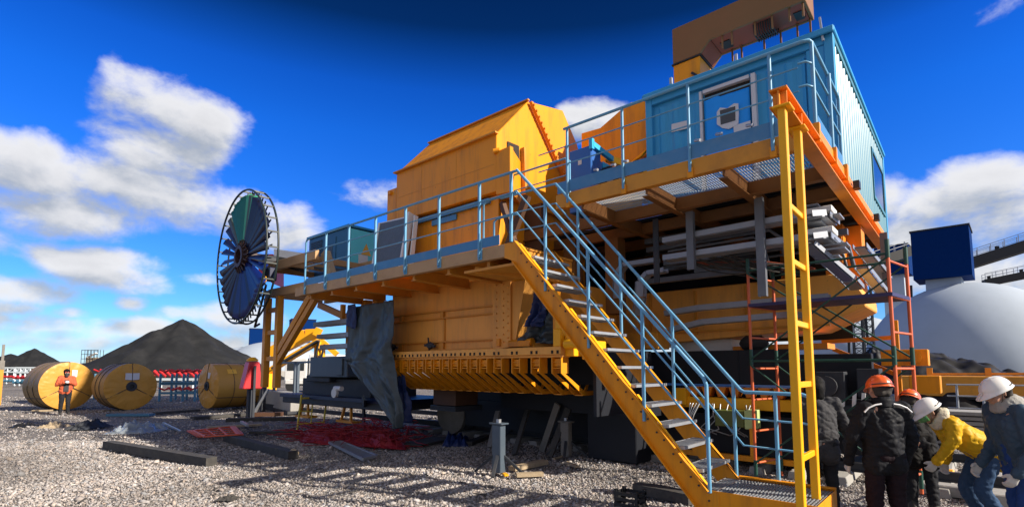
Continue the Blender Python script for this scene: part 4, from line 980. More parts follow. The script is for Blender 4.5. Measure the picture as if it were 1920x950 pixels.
KB = thing('control_cabinet', (-13.6, 8.2, 4.4), 'blue control cabinet with sunlight painted turquoise on its end at the far end of the walkway', 'cabinet')
b = MB(); b.box(-14.75, -12.55, 7.6, 8.6, 4.45, 5.66); b.build('cabinet_body', 'cabinet_blue', KB, bevel=.03)
b = MB(); b.box(-14.8, -12.5, 7.55, 8.65, 5.663, 5.72); b.build('cabinet_roof', 'container_blue', KB)
b = MB(); b.box(-12.545, -12.53, 7.66, 8.56, 4.5, 5.62); pl = b.build('lit_end_panel', 'turquoise', KB)
b = MB(); b.prism([(-12.528, 7.98, 4.95), (-12.528, 8.3, 4.95), (-12.528, 8.14, 5.28)], (.004, 0, 0)); b.build('hazard_triangle', 'hazard_yellow', pl)
b = MB(); b.box(-12.528, -12.524, 7.90, 8.20, 4.5, 4.94); b.build('notice_sheet', 'white_paint', pl)
b = MB(); b.box(-13.75, -13.2, 7.585, 7.597, 4.75, 5.5); dd = b.build('cabinet_door', 'cabinet_blue', KB)
b = MB(); b.box(-13.56, -13.36, 7.578, 7.583, 4.85, 5.3); b.build('door_window', 'mesh_grey', dd)
b = MB()
for k in range(14): b.box(-14.6, -13.95, 7.575, 7.597, 4.85 + k * .05, 4.872 + k * .05)
b.build('louvre_panel', 'slate', KB)
SC = thing('mesh_screen', (-9.8, 7.0, 3.7), 'tall grey mesh screen panel with white edges leaning by the hull on the lower walkway', 'screen')
b = MB(); b.prism([(-10.35, 6.86, 3.72), (-9.30, 6.86, 3.72), (-9.33, 7.16, 5.2), (-10.45, 7.16, 5.26)], (0, .05, 0)); b.build('mesh_panel', 'mesh_grey', SC)
b = MB(); b.bar((-10.37, 6.86, 3.72), (-10.47, 7.16, 5.27), .05, .06); b.bar((-9.24, 6.86, 3.72), (-9.28, 7.16, 5.28), .05, .16); b.bar((-10.47, 7.18, 5.27), (-9.28, 7.18, 5.22), .03); b.bar((-9.10, 7.02, 3.74), (-9.14, 7.2, 5.2), .10, .04); b.each('edge_strip', 'window_white', SC)

# ================================================================== CABLE REEL AT THE LEFT END
WC = V(-14.62, 5.75, 4.80); WR = 1.80; tl = rad(-2.5)
CR = thing('cable_reel', tuple(WC), 'upright spoked cable reel with green and navy blades on the left end of the machine', 'cable reel')
ex = V(math.cos(tl), math.sin(tl), 0); ez = V(0, 0, 1); en = V(-math.sin(tl), math.cos(tl), 0)
def wp(r, a, d=0.): return WC + ex * (math.cos(a) * r) + ez * (math.sin(a) * r) + en * d
for d in (-.14, .14):
    b = MB(); b.tube([wp(WR, 2 * math.pi * k / 72, d) for k in range(72)], .026, 6, closed=True); b.build('rim', 'wheel_black', CR)
b = MB()
for k in range(28): a = 2 * math.pi * k / 28; b.bar(wp(WR, a, -.14), wp(WR, a, .14), .035)
b.each('rim_tie', 'wheel_black', CR)
b = MB(); b.lathe([(-.2, .20), (-.2, .30), (.2, .30), (.2, .20), (-.2, .20)], WC, en, 24, cap=False)
for k in range(18): a = 2 * math.pi * k / 18; b.bar(wp(.30, a, -.16), wp(.46, a, -.12), .03)
b.build('hub', 'hub_dark', CR)
ANG = []
for i in range(13): ANG.append((118 - i * 5.4, 'blade_green' if i < 8 else 'blade_mint' if i in (8, 10) else 'blade_grey' if i == 9 else 'blade_dark'))
for i in range(16): ANG.append((-32 - i * 5.6, 'blade_navy' if i not in (4, 9, 13) else 'blade_dark'))
ANG += [(46, 'blade_dark'), (39, 'blade_dark'), (24, 'blade_dark'), (2, 'blade_dark'), (-18, 'blade_navy'), (-142, 'blade_dark'), (-160, 'blade_dark'), (178, 'blade_dark'), (155, 'blade_dark'), (130, 'blade_grey'), (31, 'blade_dark'), (13, 'blade_dark'), (-9, 'blade_dark'), (-133, 'blade_dark'), (-151, 'blade_dark'), (-170, 'blade_dark'), (166, 'blade_dark'), (142, 'blade_dark')]
for k, (dg, mt) in enumerate(ANG):
    a = rad(dg); sparse = dg > 120 or -20 < dg < 30 or dg < -125
    hw0, hw1 = (.03, .095) if sparse else (.05, .125 if dg > 0 else .135)
    b = MB(); b.smooth = True; rows = []
    for i in range(9):
        f = i / 8; r = .34 + (1.70 - .34) * f; hw = hw0 + (hw1 - hw0) * f; row = []
        for j in (-1, 0, 1):
            tan = V(0, 0, 0) - ex * math.sin(a) + ez * math.cos(a)
            p = WC + (ex * math.cos(a) + ez * math.sin(a)) * (r - (.0 if j == 0 else .06 * f)) + tan * (hw * j) + en * (-.06 - (1 if math.sin(a) > 0 else -1) * j * hw * .62 + .015 * math.sin(k * 2.1))
            row.append(p)
        rows.append(row)
    b.grid(rows); b.build('blade', mt, CR, thick=.006)
    b = MB(); b.bar(wp(.3, a, .0), wp(WR - .02, a, .0), .028); b.build('spoke', 'wheel_black', CR)
b = MB(); b.cyl(WC + en * .2, WC + en * 1.1, .16, 14); b.bar(WC + en * .9 + V(.1, 0, 0), V(-13.9, 7.0, 4.6), .25); b.build('reel_axle', 'dark_grey', CR)
b = MB(); b.box(-13.95, -13.65, 5.98, 6.19, 4.1, 4.45); b.build('gear_motor', 'navy', CR, bevel=.02)
b = MB(); b.lathe([(0, .09), (.05, .09), (.1, .02)], (-13.8, 5.95, 4.12), (0, -1, 0), 12); b.build('work_lamp', 'yellow_bright', CR)
b = MB(); b.tube([(-13.85, 6.0, 4.0), (-13.8, 5.9, 3.6), (-13.9, 5.85, 3.2), (-14.2, 5.9, 2.9), (-14.4, 6.1, 3.0)], .03, 6); b.build('feed_cable', 'black', CR)

# ================================================================== TARPAULINS
def curtain(L, Rr, Y0, n=64, m=46, fold=.05, seed=1., yslope=0.):
    def ev(C, t):  # point along an edge
        k = t * (len(C) - 1); i = min(int(k), len(C) - 2); f = k - i
        return (C[i][0] * (1 - f) + C[i + 1][0] * f, C[i][1] * (1 - f) + C[i + 1][1] * f)
    rows = []
    for i in range(n + 1):
        v = i / n; l, r = ev(L, v), ev(Rr, v); row = []
        for j in range(m + 1):
            u = j / m; x = l[0] + (r[0] - l[0]) * u; y = l[1] + (r[1] - l[1]) * u
            p = pY(x, y, Y0)
            d = fold * (math.sin(u * 11 + v * 4 + 2 * noise.noise((u * 3, v * 3, seed))) * (.4 + v) + 1.2 * noise.noise((u * 4, v * 6, seed + 5)) + .55 * noise.noise((u * 11, v * 13, seed + 9)) + .5 * abs(noise.noise((u * 5 + v * 3, v * 19 - u * 6, seed + 4))) + .28 * noise.noise((u * 27, v * 31, seed + 2)) + .75 * max(0., min(1., (v - .38) * 5)) * (1 - abs(math.sin(9 * (u * .75 + v * 1.1) + 2.5 * noise.noise((u * 2, v * 3, seed + 6))))) )
            row.append((p[0], p[1] + d + yslope * v, p[2]))
        rows.append(row)
    b = MB(); b.smooth = True; b.grid(rows); return b
TP = curtain([(656, 576), (652, 610), (647, 650), (644, 676), (650, 684), (676, 716), (708, 752), (735, 786), (742, 803)], [(739, 562), (741, 590), (738, 625), (733, 650), (736, 680), (738, 705), (746, 740), (750, 770), (748, 803)], 6.72, fold=.055)
tag(TP.build('tarpaulin', 'grey_tarp', thick=.004), 'torn grey tarpaulin hanging from the lower walkway down to the stones', 'tarpaulin', 'tarpaulins hung round the hull')
TP = curtain([(652, 572), (648, 590), (650, 610)], [(667, 569), (668, 590), (664, 617)], 6.66, 20, 14, .02, 4.)
tag(TP.build('tarpaulin', 'navy_tarp', thick=.004), 'small navy tarpaulin strip hanging over the top edge of the grey one', 'tarpaulin', 'tarpaulins hung round the hull')
TP = curtain([(738, 690), (742, 730), (748, 770), (752, 790)], [(757, 690), (762, 725), (768, 760), (766, 792)], 7.1, 30, 18, .05, 6.)
tag(TP.build('tarpaulin', 'navy_tarp', thick=.004), 'crumpled navy tarpaulin hanging beside the tail of the grey one', 'tarpaulin', 'tarpaulins hung round the hull')
TP = curtain([(1003, 528), (993, 580), (984, 612)], [(1030, 545), (1022, 585), (1012, 612)], 7.22, 40, 30, .05, 7.)
tag(TP.build('tarpaulin', 'navy_tarp', thick=.004), 'dark blue tarpaulin hanging between the bolted pillar and the stair', 'tarpaulin', 'tarpaulins hung round the hull')
TP = curtain([(1010, 560), (985, 612), (972, 640)], [(1040, 560), (1042, 600), (1042, 645)], 7.32, 40, 36, .07, 8.)
tag(TP.build('tarpaulin', 'grey_tarp', thick=.004), 'grey green sheet bunched under the dark blue tarpaulin behind the stair', 'tarpaulin', 'tarpaulins hung round the hull')

# ================================================================== SCAFFOLD TOWER
SF = thing('scaffold_tower', (-1.7, 9.3, 0), 'orange and green tube scaffold tower with a purple plank deck by the girder', 'scaffold')
LX, RXX = (-2.66, -2.48), (-.77, -.62); YN, YFf = 8.95, 9.72
def frame(xn, yn, xf, yf, top, lo):
    b = MB(); b.tube([(xn, yn, .02), (xn, yn, top)], .024, 8); b.tube([(xf, yf, .02), (xf, yf, top - .03)], .024, 8)
    z = lo
    while z < top - .1:
        b.tube([(xn, yn, z), (xf, yf, z)], .018, 6); z += .50
    f = b.build('ladder_frame', 'scaffold_orange', SF)
    b = MB()
    for zz in (.22, 1.98, top - .08):
        for x, y in ((xn, yn), (xf, yf)): b.tube([(x, y, zz - .13), (x, y, zz + .13)], .029, 8)
    b.each('coupling', 'scaffold_green', f)
frame(LX[0], YN, LX[1], YFf, 3.55, .30); frame(RXX[0], YN - .1, RXX[1], YFf - .1, 3.55, .30)
b = MB()
for z in (1.92, 3.40):
    b.tube([(LX[0], YN, z), (RXX[0], YN - .1, z)], .018, 6); b.tube([(LX[1], YFf, z), (RXX[1], YFf - .1, z)], .018, 6)
b.each('ledger', 'scaffold_green', SF)
b = MB()
for (x0, y0), (x1, y1) in (((LX[0], YN - .03), (RXX[0], YN - .13)), ((LX[1], YFf + .03), (RXX[1], YFf - .07))):
    for z0, z1 in ((.3, 1.85), (1.95, 3.35)):
        b.tube([(x0, y0, z0), (x1, y1, z1)], .014, 6); b.tube([(x0, y0, z1), (x1, y1, z0)], .014, 6)
b.each('brace', 'scaffold_green', SF)
b = MB(); b.prism([(LX[0], YN - .04, 2.80), (RXX[0] + .03, YN - .14, 2.80), (RXX[1] + .03, YFf - .05, 2.80), (LX[1], YFf + .05, 2.80)], (0, 0, .05)); b.build('plank_deck', 'plank_purple', SF)
# ================================================================== WRAPPED ROLLS
def roll(c, yaw, R, Lr, label, lit=None):
    """c ground point under the middle of the front face; axis leaves the face backwards along yaw"""
    ax = V(math.cos(yaw), math.sin(yaw), 0); z0 = R + .02
    r = thing('wrapped_roll', (c[0], c[1], 0), label, 'belt roll', 'wrapped rolls lined up in the yard')
    ctr = V(c[0], c[1], z0); u = V(0, 0, 1); w = ax.cross(u)
    def pt(t, rr, a): return ctr + ax * t + (u * math.cos(a) + w * math.sin(a)) * rr
    n = 120; sd = c[0] * .37
    b = MB(); b.smooth = True; rows = []
    for f in np.linspace(.16, 1.0, 16):
        row = []
        for j in range(n + 1):
            a = 2 * math.pi * j / n
            k = .035 * f ** 4 * noise.noise((a * 9 * f, f * 2, sd)) + .018 * noise.noise((math.cos(a) * 4 * f, math.sin(a) * 4 * f, sd + 2)) + .022 * noise.noise((a * 16, f * 3, sd + 7)) * f ** 2
            row.append(pt(-.05 * (1 - f ** 6) + k * (f < .99), R * f * (1 + .012 * noise.noise((math.cos(a) * 2, math.sin(a) * 2, sd))), a))
        rows.append(row)
    b.grid(rows); face = b.build('wrapped_face', 'roll_wrap', r)
    b = MB(); b.smooth = True; rows = []
    for f in np.linspace(0, 1, 9):
        rows.append([pt(Lr * f, R * (1 + .012 * noise.noise((math.cos(2 * math.pi * j / n) * 2, math.sin(2 * math.pi * j / n) * 2, sd)) + .008 * noise.noise((j * .3, f * 6, sd))), 2 * math.pi * j / n) for j in range(n + 1)])
    b.grid(rows); b.add([pt(Lr, R * .995, 2 * math.pi * j / n) for j in range(n)], [tuple(range(n))]); b.build('wrapped_side', 'roll_shaded' if lit else 'roll_wrap', r)
    b = MB()
    for a in (0, 2 * math.pi / 3, 4 * math.pi / 3):
        b.tube([pt(-.09, .2, a), pt(-.05, R * .6, a), pt(-.012, R * 1.004, a), pt(.1, R * 1.013, a), pt(Lr, R * 1.012, a)], .014, 5)
    for t in (.35, .68): b.tube([pt(Lr * t, R * 1.012, 2 * math.pi * j / 60) for j in range(60)], .012, 5, closed=True)
    b.build('strap', 'strap', r)
    b = MB(); b.lathe([(0, .09), (-.04, .09), (-.04, .20), (0, .21), (.05, .2)], ctr + ax * -.045, ax, 28, cap=False); hb = b.build('core_ring', 'dark_grey', r)
    b = MB(); b.lathe([(0, .0), (.001, .1)], ctr + ax * -.04, ax, 20, cap=False); b.build('core_hole', 'black', hb)
    return r, pt, ax
R1 = pZ(124, 768); R2 = pZ(243, 768); R3 = pZ(388, 766)
def facing(c, turn): # axis direction leaving the camera, turned
    return math.atan2(c[1], c[0]) + turn
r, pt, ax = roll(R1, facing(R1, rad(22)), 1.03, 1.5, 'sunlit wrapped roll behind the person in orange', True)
b = MB(); b.prism([pt(-.075, .40, .22), pt(-.075, .70, .12), pt(-.075, .74, .40), pt(-.075, .47, .62)], ax * -.004); b.build('label_sheet', 'paper', r)
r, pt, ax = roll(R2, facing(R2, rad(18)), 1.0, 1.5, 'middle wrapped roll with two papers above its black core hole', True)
for s in (-1, 1):
    b = MB(); a0, a1 = .03 * s, .62 * s; q0, q1 = .27, .58; b.prism([pt(-.085, .28, .05 * s), pt(-.08, .58, .03 * s), pt(-.08, .64, .42 * s), pt(-.085, .40, .72 * s)], ax * -.004); b.build('label_sheet', 'paper', r)
r, pt, ax = roll(R3, facing(R3, rad(-66)), 1.0, 1.95, 'shaded wrapped roll lying side on by the red pump')
b = MB(); b.prism([pt(.45, 1.022, .75), pt(.85, 1.022, .75), pt(.85, 1.022, 1.0), pt(.45, 1.022, 1.0)], V(0, 0, .004)); b.build('label_sheet', 'hazard_yellow', r)
b = MB(); b.prism([pt(-.06, .35, .2), pt(-.055, .62, .1), pt(-.055, .66, .5), pt(-.06, .4, .6)], ax * -.004); b.build('label_sheet', 'paper', r)

# ================================================================== THINGS LYING ON THE STONES
def beam(a, c, w, h, name, m, label, cat, group=None, z=.0, jag=0.):
    a, c = V(a[0], a[1], z + h / 2), V(c[0], c[1], z + h / 2); d = c - a; n = 14
    s = d.normalized().cross(V(0, 0, 1)).normalized(); rows = []; b = MB()
    vs = []
    for i in range(n + 1):
        p = a + d * (i / n)
        for j, k in ((-1, -1), (1, -1), (1, 1), (-1, 1)):
            q = p + s * (j * w / 2) + V(0, 0, k * h / 2)
            q += V(noise.noise(q * 3), noise.noise(q * 3 + V(5, 0, 0)), noise.noise(q * 3 + V(0, 7, 0))) * (.05 * h + jag)
            vs.append(q)
    fs = [(0, 1, 2, 3), tuple(n * 4 + i for i in (3, 2, 1, 0))]
    for i in range(n):
        for j in range(4): fs.append((i * 4 + j, i * 4 + (j + 1) % 4, i * 4 + 4 + (j + 1) % 4, i * 4 + 4 + j)[::-1])
    b.add(vs, fs); return tag(b.build(name, m), label, cat, group)
GT = 'timbers lying on the stones'
beam(pZ(202, 840), pZ(396, 874), .20, .17, 'timber', 'timber_dark', 'long black timber lying in the sunlit stones, nearest the left foreground', 'timber', GT)
beam(pZ(426, 826), pZ(549, 860), .20, .16, 'timber', 'timber_dark', 'grey timber with a pale broken end right of the orange grid', 'timber', GT)
b = MB(); b.ico(tuple(pZ(551, 858) + np.array([0, 0, .10])), .09, 2, (1, .9, .9), .25, 5); tag(b.build('broken_stone', 'stone_lump' if 'stone_lump' in MATS else 'timber_pale'), 'pale lump at the broken end of the grey timber', 'stone')
beam(pZ(388, 803), pZ(490, 797), .22, .06, 'plank', 'timber_pale', 'pale plank behind the orange grid', 'plank', 'planks lying on the stones')
beam(pZ(60, 771), pZ(98, 770), .2, .06, 'plank', 'timber_pale', 'short pale plank under the sunlit roll', 'plank', 'planks lying on the stones')
beam(pZ(205, 779), pZ(285, 779), .35, .08, 'plank', 'steel_blue', 'blue painted board under the middle roll', 'board', 'planks lying on the stones')
beam(pZ(290, 776), pZ(372, 770), .25, .08, 'plank', 'timber_dark', 'dark plank between the middle roll and the side lying roll', 'plank', 'planks lying on the stones')
beam(pZ(360, 786), pZ(470, 778), .3, .10, 'plank', 'timber_dark', 'dark plank in front of the side lying roll', 'plank', 'planks lying on the stones')
beam(pZ(425, 790), pZ(555, 787), .3, .12, 'plank', 'timber_dark', 'dark plank running from the leaning channel to the yellow frame', 'plank', 'planks lying on the stones')
beam(pZ(470, 812), pZ(560, 812), .22, .07, 'plank', 'timber_dark', 'dark plank at the foot of the yellow frame', 'plank', 'planks lying on the stones')
beam(pZ(470, 780), pZ(530, 779), .3, .14, 'flat_bar', 'primer_dark', 'dark red steel bar beside the leaning channel', 'steel bar')
beam(pZ(306, 795), pZ(338, 811), .05, .05, 'pipe', 'galvanised', 'thin bare pipe between the plastic sheet and the orange grid', 'pipe', z=.02)
beam(pZ(452, 797), pZ(464, 804), .07, .07, 'pipe', 'galvanised', 'short pipe end behind the pale plank', 'pipe', z=.08)
a = pZ(478, 772); o = MB(); o.bar((a[0], a[1], .0), (a[0] + .5, a[1] + .3, .95), .16, .06); tag(o.build('channel_bar', 'galvanised'), 'grey steel channel leaning on the concrete barrier', 'steel channel')
# orange grid stack
c = pZ(408, 812); r = thing('orange_grid', (c[0], c[1], 0), 'stack of flat orange steel scaffold frames on the stones', 'scaffold frames')
for k in range(3):
    b = MB(); p0 = pZ(352 + k * 5, 807, .05 + k * .07); p1 = pZ(372 + k * 6, 818, .05 + k * .07); p2 = pZ(455 - k * 5, 814, .05 + k * .07); p3 = pZ(440 - k * 4, 799, .05 + k * .07)
    q = [V(*p) for p in (p0, p1, p2, p3)]
    for i in range(4): b.bar(q[i], q[(i + 1) % 4], .05, .03)
    for i in range(1, 4): b.bar(q[0].lerp(q[1], i / 4), q[3].lerp(q[2], i / 4), .03, .02)
    for i in (1, 2): b.bar(q[0].lerp(q[3], i / 3), q[1].lerp(q[2], i / 3), .03, .02)
    b.build('flat_frame', 'orange_grid', r)
# plastic sheet and dark scraps
def crumple(name, px0, px1, py, h, m, label, cat, seed, dep=.6):
    a, c = V(*pZ(px0, py)), V(*pZ(px1, py)); ctr = (a + c) / 2; L_ = (c - a).length; d = (c - a).normalized(); s = V(0, 0, 1).cross(d)
    rows = []
    for i in range(19):
        row = []
        for j in range(25):
            u, v = j / 24 * 2 - 1, i / 18 * 2 - 1; e = max(0, 1 - u * u) ** .6 * max(0, 1 - v * v) ** .6
            nn = abs(noise.noise((u * 2.4, v * 2.4, seed))) * 1.3 + abs(noise.noise((u * 6, v * 6, seed + 2))) * .6
            p = ctr + d * (u * L_ / 2 * (1 + .12 * noise.noise((v * 3, u, seed)))) + s * (v * dep * (1 + .2 * noise.noise((u * 3, v, seed))))
            row.append((p.x, p.y, -.01 + h * e * (.25 + nn)))
        rows.append(row)
    b = MB(); b.smooth = True; b.grid(rows); return tag(b.build(name, m, thick=.003), label, cat)
crumple('plastic_sheet', 222, 300, 808, .34, 'plastic_clear', 'crumpled clear plastic sheet on the shaded stones', 'plastic sheet', 1.)
crumple('rag', 150, 186, 801, .26, 'dark_grey', 'dark torn rag heap left of the plastic sheet', 'rag', 4.)
crumple('rag', 28, 66, 799, .12, 'black', 'flat dark scrap on the sunlit stones at the far left', 'rag', 6., .35)
crumple('rag', 410, 444, 933, .05, 'timber_dark', 'small dark scrap in the sunlit foreground stones', 'rag', 9., .12)
crumple('cement_bag', 86, 116, 800, .18, 'timber_pale', 'pale torn paper bag beside the flat dark scrap', 'bag', 11., .4)
# fallen yellow frame, red netting, grating panel
r = thing('scaffold_gate', tuple(pZ(580, 803)), 'faded yellow scaffold gate standing on the stones by the netting', 'scaffold gate')
Yf = pZ(557, 805)[1]; A = pZ(557, 806); Bq = pY(606, 798, Yf + .75); b = MB()
def qf(u, z, lean=.12): return V(A[0] + (Bq[0] - A[0]) * u - lean * z * .35, A[1] + (Bq[1] - A[1]) * u + lean * z, A[2] + z)
for u in (0, 1): b.tube([qf(u, 0 if u == 0 else .12), qf(u, 1.03)], .03, 8)
b.tube([qf(.5, .16), qf(.45, .92)], .018, 8)
for z in (.17, .92): b.tube([qf(0, z), qf(1, z)], .028, 8)
b.tube([qf(0, .55), qf(.5, .52)], .018, 8); b.build('tube_frame', 'scaffold_yellow', r)
b = MB(); p = qf(.92, 1.0); b.box(p.x - .06, p.x + .06, p.y - .02, p.y + .02, p.z - .08, p.z + .08); b.build('clamp', 'scaffold_yellow', r)
rr = random.Random(5)
b = MB()
for strand in range(330):
    t = rr.random(); x0 = 563 + (762 - 563) * t; base = V(*pZ(x0, 818 + 14 * t + rr.uniform(-9, 9)))
    hh = .14 + .36 * math.exp(-((t - .78) / .2) ** 2) + .20 * math.exp(-((t - .25) / .2) ** 2); pts = []
    p = base + V(0, 0, rr.random() * hh); dr = V(rr.gauss(0, 1), rr.gauss(0, 1), 0)
    for k in range(9):
        dr += V(rr.gauss(0, .8), rr.gauss(0, .8), rr.gauss(0, .6)); p = p + dr.normalized() * .10
        p.z = min(max(p.z, .02), hh * 1.1); pts.append(p.copy())
    b.tube(pts, .009, 4)
rows = []
for i in range(13):
    row = []
    for j in range(41):
        t = j / 40; v = i / 12 * 2 - 1; q_ = V(*pZ(563 + 199 * t, 818 + 14 * t + v * 10)); hh = .14 + .36 * math.exp(-((t - .78) / .2) ** 2) + .20 * math.exp(-((t - .25) / .2) ** 2)
        row.append((q_.x, q_.y, hh * .5 * max(0, 1 - v * v) * max(0, 1 - (2 * t - 1) ** 8) * (1 + 1.1 * noise.noise((t * 14, v * 4, 1.))) - .01))
    rows.append(row)
b.grid(rows)
tag(b.build('barrier_net', 'red_net'), 'tangled heap of red barrier netting below the grey tarpaulin', 'netting')
r = thing('grating_panel', tuple(pZ(660, 845)), 'long bare metal grating panel lying on the stones in front of the netting', 'grating')
q = [V(*pZ(*p, .05)) for p in ((617, 829), (640, 827), (706, 854), (680, 860))]; b = MB()
for i in range(4): b.bar(q[i], q[(i + 1) % 4], .04, .05)
for i in range(1, 22): b.bar(q[0].lerp(q[3], i / 22), q[1].lerp(q[2], i / 22), .03, .03)
b.build('bars', 'galvanised', r)
# jack stands and props in the dark under the machine
def stand(px, py, hgt, m, label):
    c = pZ(px, py); r = thing('jack_stand', (c[0], c[1], 0), label, 'stand', 'stands and props under the machine')
    b = MB(); b.box(c[0] - .10, c[0] + .10, c[1] - .07, c[1] + .07, .03, hgt); b.box(c[0] - .15, c[0] + .15, c[1] - .1, c[1] + .1, hgt + .001, hgt + .03); b.build('shaft', m, r, bevel=.01)
    for k in range(4):
        a = k * math.pi / 2 + .5; b = MB(); b.bar((c[0] + .08 * math.cos(a), c[1] + .08 * math.sin(a), .32), (c[0] + .42 * math.cos(a), c[1] + .42 * math.sin(a), .03), .05, .04); b.build('leg', 'dark_grey', r)
    b = MB(); b.box(c[0] - .03, c[0] + .03, c[1] - .03, c[1] + .03, hgt + .031, hgt + .09); b.build('screw_head', 'galvanised', r)
stand(935, 888, .84, 'slate', 'square grey steel stand with splayed feet in the sunlit strip')
stand(1062, 856, .70, 'timber_grey', 'shorter wooden stand with splayed feet right of the leaning planks')
GP = 'props leaning under the machine'
def prop(p0, p1, Y1, m, label, w=.14):
    a = V(*pZ(*p0)); c = V(*pY(*p1, Y1)); b = MB(); b.bar(a, c, w, .05, up=(0, 1, .2)); return tag(b.build('leaning_plank', m), label, 'plank', GP)
prop((1016, 845), (1046, 757), 8.9, 'timber_grey', 'lightest grey plank leaning in the dark under the hull')
prop((1030, 855), (1066, 765), 9.0, 'timber_dark', 'dark plank leaning just right of the light grey one')
prop((964, 852), (990, 765), 9.2, 'timber_dark', 'dark plank leaning right of the steel stand')
prop((918, 838), (934, 770), 9.2, 'timber_grey', 'thin prop leaning just left of the steel stand')
prop((682, 800), (682, 745), 7.6, 'slate', 'upright grey post below the navy tail chassis')
beam(pZ(770, 836), pZ(832, 822), .6, .05, 'board', 'timber_dark', 'dark board lying flat right of the red netting', 'board', 'planks lying on the stones')
beam(pZ(878, 834), pZ(918, 818), .2, .08, 'board', 'timber_dark', 'dark board lying by the thin prop', 'board', 'planks lying on the stones')
crumple('navy_bundle', 834, 880, 830, .35, 'navy_tarp', 'crumpled navy bundle on the ground under the hull', 'bundle', 14., .5)
c = pZ(818, 818, 0); b = MB(); b.lathe([(0, .12), (0, .55), (.12, .55), (.14, .5), (.22, .18)], (c[0], 9.9, .58), (0, -1, 0), 28); tag(b.build('wheel_disc', 'timber_grey'), 'dusty grey wheel disc standing in the shade under the hull', 'wheel')
b = MB()
q = pZ(1090, 858); b.box(q[0] + .1, q[0] + 1.2, 9.1, 9.7, 0, 1.15); tag(b.build('dark_crate', 'black_sheet', bevel=.02), 'tall black crate in the shade behind the stair foot', 'crate')
for k, (p0, p1, w, h, m, l) in enumerate([((960, 882), (1022, 869), .16, .08, 'timber_pale', 'pale plank in the sun right of the steel stand'), ((968, 893), (1018, 891), .12, .06, 'timber_pale', 'brown board lying in front of the pale plank by the stand'), ((1062, 868), (1082, 876), .08, .04, 'timber_pale', 'short pale batten below the wooden stand'), ((1038, 861), (1056, 856), .06, .03, 'timber_pale', 'thin pale splinter left of the wooden stand'), ((938, 884), (950, 892), .07, .03, 'yellow_bright', 'small bright yellow batten at the foot of the steel stand')]):
    beam(pZ(*p0), pZ(*p1), w, h, 'batten', m, l, 'batten', 'battens in the sunlit strip')
beam(pZ(1196, 922), pZ(1300, 944), .25, .14, 'timber', 'timber_dark', 'black timber half under the stair foot', 'timber', GT)
c = pZ(1182, 948); r = thing('plastic_crate', (c[0], c[1], 0), 'small black slatted crate at the bottom edge near the stair', 'crate')
b = MB()
for z in (.0, .07, .14): b.box(c[0] - .17, c[0] + .17, c[1] - .13, c[1] - .115, z + .01, z + .05); b.box(c[0] - .17, c[0] + .17, c[1] + .115, c[1] + .13, z + .01, z + .05); b.box(c[0] + .155, c[0] + .17, c[1] - .113, c[1] + .113, z + .01, z + .05); b.box(c[0] - .17, c[0] - .155, c[1] - .113, c[1] + .113, z + .01, z + .05)
b.build('slats', 'black', r)
b = MB()
for i in (-1, 1):
    for j in (-1, 1): b.box(c[0] + i * .15 - .02, c[0] + i * .15 + .02, c[1] + j * .105 - .02, c[1] + j * .105 + .02, 0, .22)
b.each('corner_post', 'black', r)
# rail track and its concrete sleepers
for k in range(26):
    x = -12.2 + k * .62; b = MB(); b.prism([(x - .13, 9.75, -.04), (x + .13, 9.75, -.04), (x + .10, 9.75, .10), (x - .10, 9.75, .10)], (0, 3.6, 0))
    tag(b.build('sleeper', 'concrete', bevel=.01), 'concrete sleeper under the rails beside the machine', 'sleeper', 'concrete sleepers under the rails')
for y, lb in ((10.42, 'near steel rail under the dark bogie'), (12.7, 'far steel rail under the dark bogie')):
    b = MB(); b.box(-30, 6, y - .035, y + .035, .22, .25); b.box(-30, 6, y - .008, y + .008, .12, .22); b.box(-30, 6, y - .07, y + .07, .101, .12); tag(b.build('rail', 'dark_grey'), lb, 'rail', 'rails under the machine')

# ================================================================== LEFT BACKGROUND
# concrete barrier with frames
c = pZ(470, 757); c1 = pZ(556, 775); r = thing('concrete_barrier', (c[0], c[1], 0), 'low grey concrete barrier with grey handrail frames at the left end of the machine', 'barrier')
dv = V(*(c1 - c)); b = MB(); b.bar(V(*c) + V(0, 0, .45), V(*c1) + V(0, 0, .45), .5, .75); b.build('block', 'concrete', r, bevel=.02)
b = MB(); b.bar(V(*c) + V(0, 0, .05), V(*c1) + V(0, 0, .05), .7, .12); b.build('plinth', 'dark_grey', r)
for u0, u1 in ((.55, .95), (1.0, 1.35)):
    b = MB(); a = V(*c) + dv * u0; e = V(*c) + dv * u1
    for p in (a, e): b.bar(p + V(0, 0, .8), p + V(0, 0, 2.05), .10)
    b.bar(a + V(0, 0, 2.05), e + V(0, 0, 2.05), .08); b.build('frame', 'slate', r)
# red pump
c = pZ(470, 760) ; c = pD(470, 724, 19.5); r = thing('red_pump', (c[0], c[1], 0), 'red pump with a yellow cap between the side lying roll and the mast', 'pump')
b = MB(); b.prism([(c[0] - .2, c[1] - .35, 1.05), (c[0] - .2, c[1] + .35, 1.05), (c[0] - .2, c[1] + .22, 2.05), (c[0] - .2, c[1] - .16, 2.05)], (.4, 0, 0)); b.build('casing', 'red_paint', r, bevel=.03)
b = MB(); b.lathe([(0, .2), (.05, .2), (.14, .1)], (c[0] + .05, c[1], 2.08), (0, 0, 1), 14); b.build('cap', 'yellow_bright', r)
b = MB(); b.lathe([(0, .05), (.05, .05), (.06, .02)], (c[0] + .03, c[1] - .16, 1.35), (0, -1, 0), 12); b.build('gauge', 'white_paint', r)
b = MB(); b.bar((c[0], c[1], 0), (c[0], c[1], 1.05), .18); b.bar((c[0] + .3, c[1], 0), (c[0] + .3, c[1], 1.9), .08); b.each('support_post', 'dark_grey', r)
